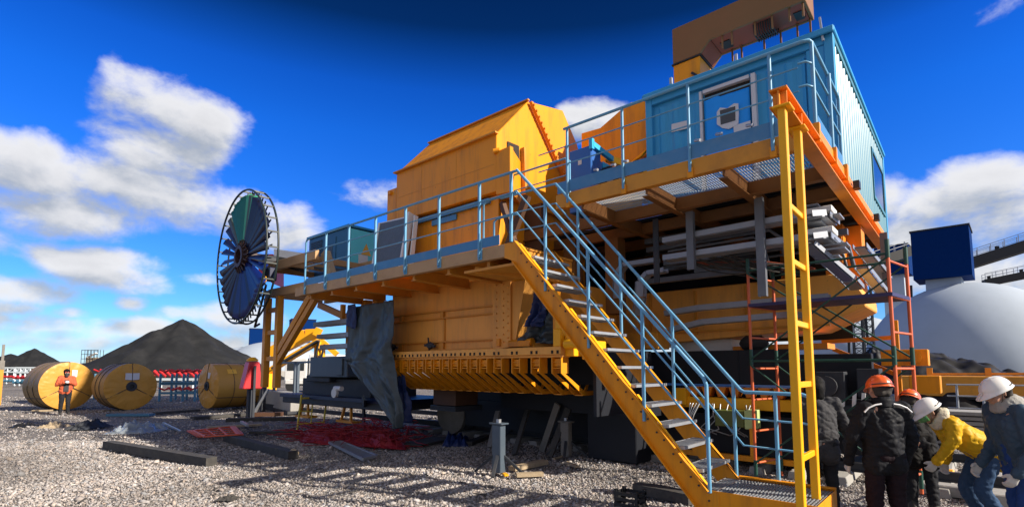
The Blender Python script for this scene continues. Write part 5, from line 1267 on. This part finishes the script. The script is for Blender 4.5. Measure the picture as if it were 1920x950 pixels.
# white and red cab behind the reel
c = pD(525, 505, 22); r = thing('crane_cab', (c[0], c[1], 0), 'white roofed red cab showing behind the cable reel', 'cab')
b = MB(); b.prism([pD(484, 476, 22), pD(512, 476, 22), pD(512, 532, 22), pD(484, 512, 22)], (-.9, .9, 0)); b.build('cab_body', 'red_paint', r, bevel=.03)
b = MB(); b.prism([pD(513, 466, 22), pD(570, 474, 22), pD(572, 497, 22), pD(513, 500, 22)], (-1.0, 1.0, 0)); b.build('cab_roof', 'white_paint', r, bevel=.03)
q_ = pD(502, 545, 22.4); b = MB(); b.bar(q_, (q_[0], q_[1], 0), .16); b.build('cab_column', 'dark_grey', r)
# yellow conveyor boom far behind
r = thing('yellow_boom', tuple(pD(560, 690, 34) * np.array([1, 1, 0])), 'bright yellow loader boom beyond the left end of the machine', 'boom')
def strip(pts, d, wd, m, nm):
    b = MB()
    for p, q in zip(pts[:-1], pts[1:]): b.bar(pD(*p, d), pD(*q, d), wd[0], wd[1])
    return b.build(nm, m, r)
strip([(508, 662), (575, 628), (596, 627)], 34, (.5, .75), 'yellow_bright', 'upper_boom')
strip([(505, 696), (548, 668), (597, 640)], 33.4, (.5, .32), 'yellow_bright', 'lower_boom')
strip([(512, 690), (598, 638)], 33.0, (.5, .10), 'dark_grey', 'belt')
strip([(600, 636), (632, 664)], 33.4, (.4, .3), 'yellow_bright', 'tail_boom')
strip([(592, 620), (600, 624)], 33.4, (.6, .5), 'yellow_bright', 'boom_head')
b = MB(); b.bar(pD(579, 714, 33.0), pD(598, 640, 33.0), .10); b.bar(pD(590, 716, 33.0), pD(609, 645, 33.0), .10)
for k in range(6): b.bar(V(*pD(579, 714, 33)).lerp(V(*pD(598, 640, 33)), k / 6), V(*pD(590, 716, 33)).lerp(V(*pD(609, 645, 33)), k / 6), .07)
b.build('boom_ladder', 'dark_grey', r)
b = MB(); p = pD(600, 640, 33.4); b.bar(p, (p[0], p[1], 0), .5); p = pD(507, 700, 33.4); b.bar(p, (p[0], p[1], 0), .6); b.each('boom_leg', 'yellow_bright', r)
# parked truck
c = pD(572, 712, 40); r = thing('parked_truck', (c[0], c[1], 0), 'white truck parked under the yellow loader boom', 'truck')
dx = V(*RT); dy = V(*F0)
def lb(x0, x1, y0, y1, z0, z1, m, nm, bv=.05):
    b = MB(); o = V(c[0], c[1], 0); b.prism([o + dx * x0 + dy * y0 + V(0, 0, z0), o + dx * x1 + dy * y0 + V(0, 0, z0), o + dx * x1 + dy * y1 + V(0, 0, z0), o + dx * x0 + dy * y1 + V(0, 0, z0)], (0, 0, z1 - z0)); return b.build(nm, m, r, bevel=bv)
cab_ = lb(-1.6, .1, 0, 2.2, .75, 2.6, 'white_paint', 'cab'); lb(-1.4, -.1, -.02, -.004, 1.65, 2.35, 'glass_dark', 'windscreen', 0); lb(.25, 2.4, .0, 2.2, .8, 2.9, 'white_paint', 'box_body'); lb(-1.6, 2.4, .2, 2.0, .5, .74, 'dark_grey', 'chassis'); lb(-1.5, 0, -.06, -.005, .62, .95, 'white_paint', 'bumper')
for x in (-1.0, 1.6):
    b = MB(); o = V(c[0], c[1], .5) + dx * x; b.lathe([(0, .2), (0, .5), (.3, .5), (.3, .2)], o, dy, 22); b.build('wheel', 'rubber', r)
# blue steel racks with red troughs behind the rolls
for k, (xa, xb, d, lbl) in enumerate(((302, 368, 29, 'blue steel rack of red troughs right of the middle roll'), (180, 215, 31, 'blue steel rack of red troughs glimpsed between the two left rolls'))):
    c = pD(xa, 735, d); r = thing('trough_rack', (c[0], c[1], 0), lbl, 'rack', 'racks of red troughs behind the rolls'); A0, B0 = V(*pD(xa, 690, d)), V(*pD(xb, 690, d)); A0.z = B0.z = 0; dv = B0 - A0; L_ = dv.length; sd = V(*F0) * 1.4
    b = MB()
    for off in (V(0, 0, 0), sd):
        for u in (0, .33, .66, 1): b.bar(A0 + dv * u + off, A0 + dv * u + off + V(0, 0, 1.5), .10)
        for z in (.45, .95, 1.0): b.bar(A0 + off + V(0, 0, z), B0 + off + V(0, 0, z), .12)
    b.build('rack_frame', 'steel_blue', r)
    for z in (.62, 1.62):
        for i in range(max(3, int(L_ / .42))):
            p = A0 + dv * ((i + .5) / max(3, int(L_ / .42))) + V(0, 0, z); b = MB(); e = dv.normalized()
            b.tube([p - e * .3 + V(0, 0, .12), p, p + e * .3 + V(0, 0, .12)], .055, 7); b.tube([p - e * .3 + V(0, 0, .12) + sd * .7, p + sd * .7, p + e * .3 + V(0, 0, .12) + sd * .7], .055, 7); b.build('trough', 'red_paint', r)
c = pD(335, 692, 44); r = thing('trough_rack', (c[0], c[1], 0), 'long low rack of red troughs in front of the large coal heap', 'rack', 'racks of red troughs behind the rolls')
A0, B0 = V(*pD(205, 695, 44)), V(*pD(462, 695, 44)); A0.z = B0.z = 0; dv = B0 - A0
b = MB(); b.bar(A0 + V(0, 0, .9), B0 + V(0, 0, .9), .2); 
for i in range(14): b.bar(A0 + dv * (i / 13), A0 + dv * (i / 13) + V(0, 0, .9), .12)
b.build('rack_frame', 'truss_white', r)
for i in range(24):
    p = A0 + dv * ((i + .5) / 24) + V(0, 0, 1.3); e = dv.normalized(); b = MB(); b.tube([p - e * .3 + V(0, 0, .3), p + e * .25 - V(0, 0, .15)], .13, 7); b.build('trough', 'red_paint', r)
# pale conveyor sections far left
for k, (xa, xb, d, z0) in enumerate(((-60, 52, 62, 0), (30, 112, 55, 0))):
    A0, B0 = V(*pD(xa, 690, d)), V(*pD(xb, 690, d)); A0.z = B0.z = 0; dv = B0 - A0
    r = thing('conveyor_section', tuple(A0), ('pale truss conveyor section at the far left edge', 'pale truss conveyor section just left of the sunlit roll')[k], 'conveyor', 'conveyor sections on the far ground')
    b = MB(); n = 9
    for z in (1.4, 1.9): b.bar(A0 + V(0, 0, z), B0 + V(0, 0, z), .16)
    for i in range(n): p, q = A0 + dv * (i / n), A0 + dv * ((i + 1) / n); b.bar(p + V(0, 0, 1.4), q + V(0, 0, 1.9), .1); b.bar(p + V(0, 0, 0), p + V(0, 0, 1.9), .12)
    b.build('truss', 'truss_white', r)
    for z, m in ((.35, 'steel_blue'), (.85, 'red_paint')):
        b = MB()
        for i in range(n * 2): p = A0 + dv * ((i + .3) / (n * 2)) + V(0, 0, z); b.cyl(p - dv.normalized() * .25, p + dv.normalized() * .25, .14, 8)
        b.build('roller_row', m, r)
# scaffold clad building, post at the edge
c = pD(166, 688, 150); r = thing('scaffolded_building', (c[0], c[1], 0), 'far building wrapped in scaffold between the two coal heaps', 'building'); b = MB()
for i in range(6):
    for j in range(2):
        p = V(*c) + dx * (-2.3 + i * .95) + dy * j * 2; p.z = 0; b.bar(p, p + V(0, 0, 7.2), .13)
for z in (2, 3.3, 4.6, 5.9, 7.1): p = V(*c); p.z = z; b.bar(p - dx * 2.3, p + dx * 2.45, .14)
b.build('scaffold', 'gallery', r)
b = MB(); o = V(*c) + dy * 1.0; o.z = 0; b.prism([o - dx * 1.8, o + dx * 1.7, o + dx * 1.7 + dy, o - dx * 1.8 + dy], (0, 0, 5.0)); b.build('wall', 'timber_pale', r)
b = MB(); b.bar(o - dx * 1.8 + V(0, 0, 5.0) + dy * .5, o + dx * .8 + V(0, 0, 6.3) + dy * .5, .8, .3); b.build('roof_slope', 'white_paint', r)
c = pD(2, 705, 26); r = thing('gate_post', (c[0], c[1], 0), 'yellow and grey gate post cut by the left edge', 'post')
b = MB(); b.bar((c[0], c[1], 0), (c[0], c[1], 1.75), .15); b.build('lower_post', 'beam_paint', r); b = MB(); b.bar((c[0], c[1], 1.751), (c[0], c[1], 2.2), .18); b.bar((c[0], c[1], 2.2), (c[0], c[1], 3.0), .10); b.build('upper_post', 'timber_grey', r)

# ================================================================== RIGHT BACKGROUND
# yellow low wagon, rail, stacked slabs
A0, B0 = V(*pD(1690, 740, 24)), V(*pD(2100, 742, 20)); r = thing('yellow_wagon', tuple(A0), 'long yellow low wagon in front of the large dome', 'wagon')
A0.z = B0.z = 1.05; b = MB(); b.bar(A0, B0, 2.2, .85); b.build('side_beam', 'beam_paint', r, bevel=.02)
b = MB(); 
for u in (.16, .45, .7): p = A0.lerp(B0, u); b.bar(p + V(0, 0, .42), p + V(0, 0, .78), .2)
b.bar(A0.lerp(B0, .16) + V(0, 0, .50), A0.lerp(B0, 1) + V(0, 0, .56), .10); b.build('stanchion', 'beam_paint', r)
b = MB(); p, q = A0.copy(), B0.copy(); p.z = q.z = .58; b.bar(p, q, 2.0, .12); b.build('under_frame', 'black', r)
for u in (.1, .22, .5, .62, .9):
    b = MB(); p = A0.lerp(B0, u); p.z = .42; b.lathe([(-.1, .15), (-.1, .42), (.1, .42), (.1, .15)], p - V(*F0) * .95, F0, 20); b.build('wheel', 'dark_grey', r)
A0, B0 = V(*pD(1776, 745, 14.5)), V(*pD(1945, 745, 13.5)); r = thing('guard_rail', tuple(A0), 'thin grey guard rail in front of the yellow wagon', 'guard rail'); b = MB(); A0.z = B0.z = 0
for z in (1.05, .72, 1.36): b.tube([A0 + V(0, 0, z), B0 + V(0, 0, z)], .022, 6)
for u in (.12, .42, .72, 1): p = A0.lerp(B0, u); b.tube([p, p + V(0, 0, 1.36)], .028, 6)
b.build('rail_tubes', 'galvanised', r)
for k in range(7):
    A0, B0 = V(*pD(1742, 760, 13.0)), V(*pD(1990, 762, 11.5)); z = .06 + k * .115; A0.z = B0.z = z; b = MB(); b.bar(A0 + V(*F0) * (k % 3) * .05, B0 + V(*F0) * (k % 2) * .05, .9, .09)
    tag(b.build('stacked_slab', 'concrete', bevel=.01), ('lowest grey slab', 'second slab from the bottom', 'third slab from the bottom', 'middle slab', 'third slab from the top', 'second slab from the top', 'topmost slab')[k] + ' of the stack behind the person in yellow', 'slab', 'stacked slabs behind the workers')
for k, (x, y, l) in enumerate(((1770, 925, 'pale kerb block between the yellow coat and the black coat'), (1882, 945, 'flat pale block beside the blue trousers'), (1850, 935, 'pale block behind the bent person'))):
    c = pZ(x, y); b = MB(); b.box(c[0] - .28, c[0] + .25, c[1] - .12, c[1] + .14, -.02, .14); tag(b.build('kerb_block', 'concrete', bevel=.015), l, 'block', 'pale blocks at the workers feet')
A0 = pZ(1745, 905); r = thing('tool_bucket', (A0[0], A0[1], 0), 'dark tool bag with a yellow cap held over by the bent person', 'tool bag'); b = MB(); b.lathe([(0, .13), (.02, .15), (.28, .17), (.30, .15)], (A0[0], A0[1], .02), (0, 0, 1), 16); b.build('bag', 'dark_grey', r); b = MB(); b.box(A0[0] + .16, A0[0] + .30, A0[1] - .05, A0[1] + .08, .14, .24); b.build('pouch', 'yellow_bright', r, bevel=.02)
# ================================================================== PEOPLE
def caps(b, p0, r0, p1, r1, n=14, k=4):
    p0, p1 = V(p0), V(p1); d = p1 - p0; L_ = d.length
    d = d.normalized() if L_ > 1e-6 else V(0, 0, 1); pts, rs = [], []
    for i in range(k + 1): a = math.pi / 2 * (1 - i / k); pts.append(p0 - d * r0 * math.sin(a)); rs.append(max(r0 * math.cos(a), 1e-4))
    for i in range(k + 1): a = math.pi / 2 * i / k; pts.append(p1 + d * r1 * math.sin(a)); rs.append(max(r1 * math.cos(a), 1e-4))
    u = d.orthogonal().normalized(); w = d.cross(u); vs = []
    for p, r in zip(pts, rs):
        for j in range(n): a = 2 * math.pi * j / n; vs.append(p + (u * math.cos(a) + w * math.sin(a)) * r)
    m = len(pts); fs = [(i * n + j, i * n + (j + 1) % n, (i + 1) * n + (j + 1) % n, (i + 1) * n + j) for i in range(m - 1) for j in range(n)]
    fs += [tuple(range(n - 1, -1, -1)), tuple(range((m - 1) * n, m * n))]; b.add(vs, fs)
def fuse(b, name, m, parent, T, voxel=.010, smooth=4, wr=0., wf=9., seed=0., aniso=(1, 1, .45)):
    """one continuous closed skin grown over the overlapping capsules"""
    me = bpy.data.meshes.new(name); me.from_pydata(b.v, [], b.f); o = bpy.data.objects.new(name, me); COL.objects.link(o)
    md = o.modifiers.new('r', 'REMESH'); md.mode = 'VOXEL'; md.voxel_size = voxel
    if smooth: md = o.modifiers.new('s', 'SMOOTH'); md.iterations = smooth; md.factor = .5
    dg = bpy.context.evaluated_depsgraph_get(); nm = bpy.data.meshes.new_from_object(o.evaluated_get(dg)); bpy.data.objects.remove(o); bpy.data.meshes.remove(me)
    nv = len(nm.vertices); co_ = np.empty(nv * 3); no_ = np.empty(nv * 3); nm.vertices.foreach_get('co', co_); nm.vertices.foreach_get('normal', no_)
    co_ = co_.reshape(-1, 3); no_ = no_.reshape(-1, 3)
    if wr:
        k = np.array([noise.noise((p[0] * wf * aniso[0] + seed, p[1] * wf * aniso[1], p[2] * wf * aniso[2])) + .6 * (abs(noise.noise((p[0] * wf * 1.1 + 4, p[1] * wf * 1.1 + seed, p[2] * wf * 1.7))) * 2 - .5) for p in co_])
        cr = np.array([max(0., 1 - 7 * abs(noise.noise((p[0] * wf * .8 + seed * 2, p[1] * wf * .8, p[2] * wf * 1.15 + p[0] * 4)))) for p in co_])
        co_ = co_ + no_ * ((k - .45 * cr) * wr)[:, None]
    R = np.array(T.to_3x3()); t_ = np.array(T.translation); off = np.array(OFF[parent.name]); co_ = co_ @ R.T + t_ - off
    nm.vertices.foreach_set('co', co_.reshape(-1)); nm.materials.clear(); nm.materials.append(MATS[m]); nm.polygons.foreach_set('use_smooth', [True] * len(nm.polygons)); nm.update()
    nm.name = name; q = bpy.data.objects.new(name, nm); COL.objects.link(q); q.parent = parent; OFF[q.name] = V(OFF[parent.name]); return q
def hand(b, w, d, side, up, grow=0., curl=.5):
    """palm, four unequal bent fingers and a thumb leaving the side of the palm"""
    w, d = V(w), V(d).normalized(); up = V(up); s = d.cross(up).normalized(); n = s.cross(d).normalized(); g = grow
    # s: across the palm, n: palm normal (fingers curl towards -n)
    for i in (-1, -.33, .33, 1): caps(b, w + s * i * .018 + d * .01, .014 + g, w + s * i * .031 + d * .085, .0125 + g, 8, 3)
    for i, (o, L_) in enumerate(((-.032, .060), (-.011, .072), (.011, .068), (.031, .053))):
        p = w + s * o + d * .088; a = .25; r = .0095 + g
        for j, f in enumerate((.45, .32, .23)):
            a += curl * (.5, 1.0, .8)[j]; q = p + (d * math.cos(a) - n * math.sin(a)) * L_ * f * 1.15; caps(b, p, r, q, r * .92, 8, 3); p = q; r *= .92
    t = w + s * side * -.028 + d * .022; e = (s * side * -.75 + d * .6 - n * .35).normalized(); q = t + e * .042; caps(b, t, .014 + g, q, .0115 + g, 8, 3)
    e2 = (s * side * -.25 + d * .85 - n * .5).normalized(); caps(b, q, .0115 + g, q + e2 * .032, .0095 + g, 8, 3)
def person(loc, th, label, hip=.92, lean=0., head=(0., 0.), arms=None, legs=None, jacket='jacket_charcoal', trousers='trousers_dark', helmet=None, hood=None, gloves=None, coat=.82, band=None, scale=1.0, twist=0., extra=None, seed=1., collar=None):
    """loc: ground point; th: heading (0 looks along +Y); lean: forward bend at the hips, radians"""
    P = thing('person', (loc[0], loc[1], 0), label, 'person', 'workers in the yard')
    T = Matrix.Translation((loc[0], loc[1], 0)) @ Matrix.Rotation(th, 4, 'Z') @ Matrix.Scale(scale, 4)
    Hc = V(0, 0, hip); RL = Matrix.Rotation(-lean, 3, 'X') @ Matrix.Rotation(twist, 3, 'Z')
    def up(x, y, z): return Hc + RL @ V(x, y, z)         # z measured above the hips
    def upb(x, y, z, f): return Hc + (Matrix.Rotation(-lean * f, 3, 'X')) @ V(x, y, z)
    legs = legs or [((-.10, .01, .49), (-.11, -.03, .09)), ((.10, .01, .49), (.11, -.03, .09))]
    waist, chest, neck = up(0, .0, .16), up(0, .01, .37), up(0, -.015, .555)
    hp, hy = head; HR = Matrix.Rotation(hy, 3, 'Z') @ Matrix.Rotation(-lean * .72 - hp, 3, 'X')
    hb = up(0, .0, .60)
    def hd(x, y, z): return hb + HR @ V(x, y, z)
    sh = [up(-.185, -.01, .49), up(.185, -.01, .49)]
    arms = arms or [((-.26, -.02, 1.12), (-.27, .06, .87)), ((.26, -.02, 1.12), (.27, .06, .87))]
    # ---- the body: one skin from boots to scalp
    b = MB()
    for s, (kn, an) in zip((-1, 1), legs):
        h = Hc + V(s * .09, 0, -.02); caps(b, h, .085, kn, .056); caps(b, kn, .056, an, .040); caps(b, V(an) + V(0, -.03, -.04), .04, V(an) + V(s * .015, .15, -.055), .034)
    caps(b, Hc + V(-.07, 0, .0), .10, Hc + V(.07, 0, .0), .10); caps(b, up(-.05, 0, .06), .105, up(.05, 0, .06), .105); caps(b, Hc, .12, waist, .115)
    for s in (-1, 1): caps(b, waist + RL @ V(s * .05, 0, 0), .10, chest + RL @ V(s * .075, 0, 0), .115); caps(b, chest + RL @ V(s * .07, 0, 0), .11, up(s * .10, -.01, .47), .075); caps(b, up(s * .07, -.02, .50), .05, sh[(s + 1) // 2], .058)
    caps(b, up(0, -.02, .48), .07, neck, .056); caps(b, neck, .056, hd(0, .005, .03), .054)
    for s, (elb, wr) in zip((0, 1), arms):
        caps(b, sh[s], .056, elb, .043); caps(b, elb, .043, wr, .029)
        d = (V(wr) - V(elb)).normalized(); hand(b, wr, d, (-1, 1)[s], V(1, 0, 0) if s else V(-1, 0, 0) if abs(d.x) < .8 else V(0, 1, 0), 0, .45)
    caps(b, hd(0, .015, .115), .088, hd(0, -.025, .125), .086); caps(b, hd(0, .045, .05), .060, hd(0, .04, .0), .043); caps(b, hd(0, .06, .02), .04, hd(0, .065, .0), .030)
    caps(b, hd(0, .102, .095), .011, hd(0, .122, .062), .014); caps(b, hd(-.04, .085, .112), .012, hd(.04, .085, .112), .012)
    caps(b, hd(-.022, .098, .032), .007, hd(.022, .098, .032), .007); caps(b, hd(-.02, .095, .018), .008, hd(.02, .095, .018), .008)
    for s in (-1, 1): caps(b, hd(s * .086, -.005, .105), .014, hd(s * .083, .0, .06), .010); caps(b, hd(s * .045, .075, .065), .022, hd(s * .03, .07, .03), .022)
    body = fuse(b, 'body', 'skin', P, T, .0085, 2)
    b = MB()
    for s in (-1, 1): p = T @ hd(s * .034, .094, .096); b.ico(p, .0105 * scale, 1)
    b.build('eyes', 'eye', P)
    # ---- trousers and boots
    b = MB()
    for s, (kn, an) in zip((-1, 1), legs):
        h = Hc + V(s * .095, 0, -.02); caps(b, h, .108, kn, .082); caps(b, kn, .080, V(an) + V(0, 0, .03), .068)
    caps(b, Hc + V(-.075, 0, 0), .122, Hc + V(.075, 0, 0), .122); caps(b, Hc, .13, waist, .13)
    fuse(b, 'trousers', trousers, P, T, .012, 2, .014, 10, seed)
    for s, (kn, an) in zip((-1, 1), legs):
        b = MB(); caps(b, V(an) + V(0, 0, .04), .055, V(an) + V(0, -.02, -.03), .055); caps(b, V(an) + V(0, -.04, -.045), .046, V(an) + V(s * .015, .16, -.05), .044); fuse(b, 'boot', 'boot', P, T, .012, 3)
    # ---- jacket with sleeves
    b = MB(); hem = coat - hip
    for s in (-1, 1):
        caps(b, up(s * .075, 0, hem + .08), .125, chest + RL @ V(s * .08, 0, 0), .135); caps(b, chest + RL @ V(s * .075, .0, 0), .135, up(s * .11, -.01, .47), .085); caps(b, up(s * .08, -.01, .50), .072, sh[(s + 1) // 2], .084)
        caps(b, up(s * .085, 0, hem + .10), .13, up(s * .085, 0, hem + .06), .128)
    caps(b, up(0, -.02, .10), .14, up(0, -.02, .42), .125); caps(b, up(0, -.015, .47), .09, up(0, -.015, .555), .076)
    for s, (elb, wr) in zip((0, 1), arms):
        e, w_ = V(elb), V(wr); caps(b, sh[s], .087, e, .073); caps(b, e, .071, w_ + (e - w_).normalized() * .01, .050)
    fuse(b, 'jacket', jacket, P, T, .0115, 2, .017, 9.5, seed + 3)
    for s, (elb, wr) in zip((0, 1), arms):
        b = MB(); e, w_ = V(elb), V(wr); d = (w_ - e).normalized(); caps(b, w_ - d * .04, .057, w_ - d * .012, .057, 12, 2); fuse(b, 'cuff', jacket, P, T, .011, 2, .005, 14, seed)
    if collar:
        b = MB(); b.smooth = True; ring = []
        for z, r in ((.50, .105), (.56, .10), (.60, .092), (.585, .078), (.55, .075)):
            ring.append([T @ (up(0, -.01, z) + RL @ V(math.cos(a) * r, math.sin(a) * r * 1.0, -.02 * math.sin(a))) for a in np.linspace(0, 2 * math.pi, 25)])
        b.grid(ring); b.build('collar', collar, P)
    if band:
        b = MB()
        for s in (-1, 1): b.tube([T @ up(s * x, -.105 - .0 * x, z) for x, z in ((.06, .545), (.12, .535), (.19, .505), (.235, .46))], .009, 5)
        b.each('reflective_strip', 'reflective', P)
    if gloves:
        for s, (elb, wr) in zip((0, 1), arms):
            b = MB(); d = (V(wr) - V(elb)).normalized(); hand(b, wr, d, (-1, 1)[s], V(1, 0, 0) if s else V(-1, 0, 0) if abs(d.x) < .8 else V(0, 1, 0), .0045, .5); caps(b, V(wr) - d * .04, .042, V(wr) + d * .02, .033)
            fuse(b, 'glove', gloves, P, T, .0075, 2)
    if hood:
        b = MB()
        for a in np.linspace(.35, 2 * math.pi - .35, 15):
            p = up(.10 * math.sin(a), -.03 + .10 * math.cos(a + math.pi) * 1.0, .55 + .03 * math.cos(a)); caps(b, p, .042, up(.085 * math.sin(a), -.02 + .085 * math.cos(a + math.pi), .60 + .02 * math.cos(a)), .032, 10, 3)
        fuse(b, 'hood', hood, P, T, .012, 3, .006, 14, seed)
    if helmet == 'knit':
        b = MB(); caps(b, hd(0, .01, .135), .105, hd(0, -.03, .13), .105); caps(b, hd(0, -.05, .07), .095, hd(0, -.045, .0), .075); fuse(b, 'hat', 'jacket_black', P, T, .012, 3, .004, 20, seed)
        b = MB(); caps(b, hd(-.05, .092, .108), .018, hd(.05, .092, .108), .018); fuse(b, 'goggles', 'red_paint', P, T, .009, 2); b = MB(); caps(b, hd(0, .08, .03), .06, hd(0, .075, -.05), .06); fuse(b, 'face_mask', 'jacket_grey', P, T, .012, 3)
    elif helmet == 'cap':
        b = MB(); caps(b, hd(0, .01, .135), .105, hd(0, -.03, .13), .107); caps(b, hd(0, -.05, .07), .10, hd(0, -.04, -.02), .085); fuse(b, 'hat', 'jacket_black', P, T, .012, 3, .004, 20, seed)
    elif helmet:
        b = MB(); caps(b, hd(-.045, -.055, .10), .055, hd(.045, -.055, .10), .055); caps(b, hd(-.035, -.05, .05), .05, hd(.035, -.05, .05), .05); fuse(b, 'hair', 'hair', P, T, .011, 2, .004, 30, seed)
        b = MB(); b.smooth = True; rows = []
        for i in range(13):
            el_ = math.pi / 2 * (1 - i / 12) ; row = []
            for j in range(41):
                a = 2 * math.pi * j / 40; r = math.cos(el_); rib = .006 * max(0, 1 - abs(math.sin(a) * r) / .09) if el_ > .25 else 0
                rib = max(rib, .005 * max(0, 1 - abs(abs(math.sin(a) * r) - .34) / .06)) if el_ > .25 else 0
                row.append(T @ hd(math.sin(a) * r * (.116 + rib), -.005 + math.cos(a) * r * (.140 + rib), .125 + math.sin(el_) * (.118 + rib)))
            rows.append(row)
        for ro, dz in ((1.06, -.012), (1.10, -.02)):
            row = []
            for j in range(41):
                a = 2 * math.pi * j / 40; br = max(0, math.cos(a)) ** 2 * .055 * (ro - 1) * 10
                row.append(T @ hd(math.sin(a) * .116 * ro, -.005 + math.cos(a) * .140 * ro + br, .125 + dz - br * .35))
            rows.append(row)
        b.grid(rows); hm = b.build('hard_hat', helmet, P, thick=.004)
        b = MB()
        for s in (-1, 1): b.tube([T @ hd(s * .108, .03, .115), T @ hd(s * .09, .05, .03), T @ hd(s * .04, .075, -.02), T @ hd(0, .08, -.028)], .004, 5)
        b.tube([T @ hd(.118 * math.sin(a), -.005 + .142 * math.cos(a), .135) for a in np.linspace(2.0, 4.28, 12)], .006, 5); b.build('strap', 'strap', hm)
    if extra: extra(P, T, up, hd)
    return P
def at(px, d): r = ray(px, 690); r = r / (r @ FW); q = CP + r * d; return (q[0], q[1])

# person in the orange jacket by the sunlit roll
c = at(126, 20.9)
def ex1(P, T, up, hd):
    b = MB(); p = T @ V(0, .30, 1.24); b.ico(tuple(p), .07, 2, (1, 1, .8), .05, 2); b.build('white_cup', 'white_paint', P)
    b = MB(); q = [T @ up(x, .145, z) for x, z in ((-.07, .40), (.07, .40), (.08, -.05), (-.08, -.05))]; b.prism(q, V(0, 0, .002) + (T.to_3x3() @ V(0, .01, 0))); b.build('vest_front', 'jacket_grey', P)
    b = MB(); 
    for s in (-1, 1): b.tube([T @ up(s * .24, .02, .26), T @ up(s * .245, .08, .25)], .03, 6)
    b.each('reflective_strip', 'reflective', P)
person(c, math.atan2(c[0], -c[1]) + rad(6), 'person in an orange jacket and dark knitted hat standing before the sunlit roll', jacket='jacket_orange', trousers='trousers_dark', helmet='knit', coat=.80,
       arms=[((-.27, .03, 1.14), (-.07, .25, 1.22)), ((.27, .03, 1.14), (.07, .25, 1.22))], scale=1.02, seed=2., extra=ex1)
# person with his back to us, charcoal jacket
c = at(1648, 5.55)
person(c, YAW - rad(4), 'person in a charcoal jacket and orange hard hat standing with the back turned', jacket='jacket_charcoal', trousers='trousers_plum', helmet='helmet_orange', gloves='glove_white', coat=.74, band=True, hip=.89, head=(.18, 0),
       arms=[((-.30, .02, 1.07), (-.29, .14, .80)), ((.29, .02, 1.07), (.28, .13, .80))], legs=[((-.11, .02, .47), (-.13, -.02, .09)), ((.11, .02, .47), (.14, -.02, .09))], scale=1.0, seed=5., collar='jacket_charcoal')
# person bending in the yellow coat
c = at(1836, 6.0)
def ex5(P, T, up, hd):
    b = MB(); b.smooth = True; b.grid([[T @ hd(math.sin(a) * .118, .02 + math.cos(a) * .135, z) for a in np.linspace(-1.1, 1.1, 12)] for z in (.10, .06, .03)]); b.build('green_visor', 'visor_green', P, thick=.003)
person(c, YAW + rad(74), 'person in a yellow coat and white hard hat bending down to the left', hip=.86, lean=rad(52), head=(-.05, 0), jacket='jacket_yellow', trousers='jeans', helmet='helmet_white', gloves='glove_white', coat=.66, hood='hood_cream',
       arms=[((-.23, .40, 1.0), (-.13, .54, .74)), ((.25, .24, .96), (.22, .30, .70))], legs=[((-.12, .12, .46), (-.13, -.06, .09)), ((.11, .16, .46), (.13, .04, .09))], seed=8., extra=ex5)
# person at the right edge, blue jacket
c = at(1902, 5.2)
person(c, YAW + rad(80), 'person in a dark blue jacket and white hard hat cut by the right edge', hip=.90, lean=rad(13), head=(.28, .1), jacket='jacket_blue', trousers='trousers_blue', helmet='helmet_white', gloves='glove_white', coat=.84, hood='hood_grey',
       arms=[((-.27, .06, 1.06), (-.22, .20, .80)), ((.25, .05, 1.06), (.24, .22, .82))], legs=[((-.11, .05, .47), (-.12, -.02, .09)), ((.11, .0, .47), (.12, -.06, .09))], scale=1.0, seed=11.)
# person in black behind the bending one
c = at(1713, 6.8)
person(c, YAW - rad(25), 'person in a black coat and orange hard hat stooping behind the yellow coat', hip=.80, lean=rad(36), head=(.0, -.6), jacket='jacket_black', trousers='trousers_dark', helmet='helmet_orange', gloves='glove_white', coat=.55,
       arms=[((-.27, .26, .92), (-.12, .44, .86)), ((.26, .26, .92), (.12, .46, .90))], seed=14.)
# person half hidden by the yellow column
c = at(1532, 6.7)
person(c, YAW - rad(18), 'person in dark grey clothes half hidden behind the yellow hanger column', hip=.88, lean=rad(10), head=(.1, 0), jacket='jacket_grey', trousers='trousers_dark', helmet='cap', gloves='glove_dark', coat=.66,
       arms=[((-.25, .10, 1.08), (-.18, .28, .92)), ((.30, .12, 1.10), (.38, .26, .90))], seed=17.)
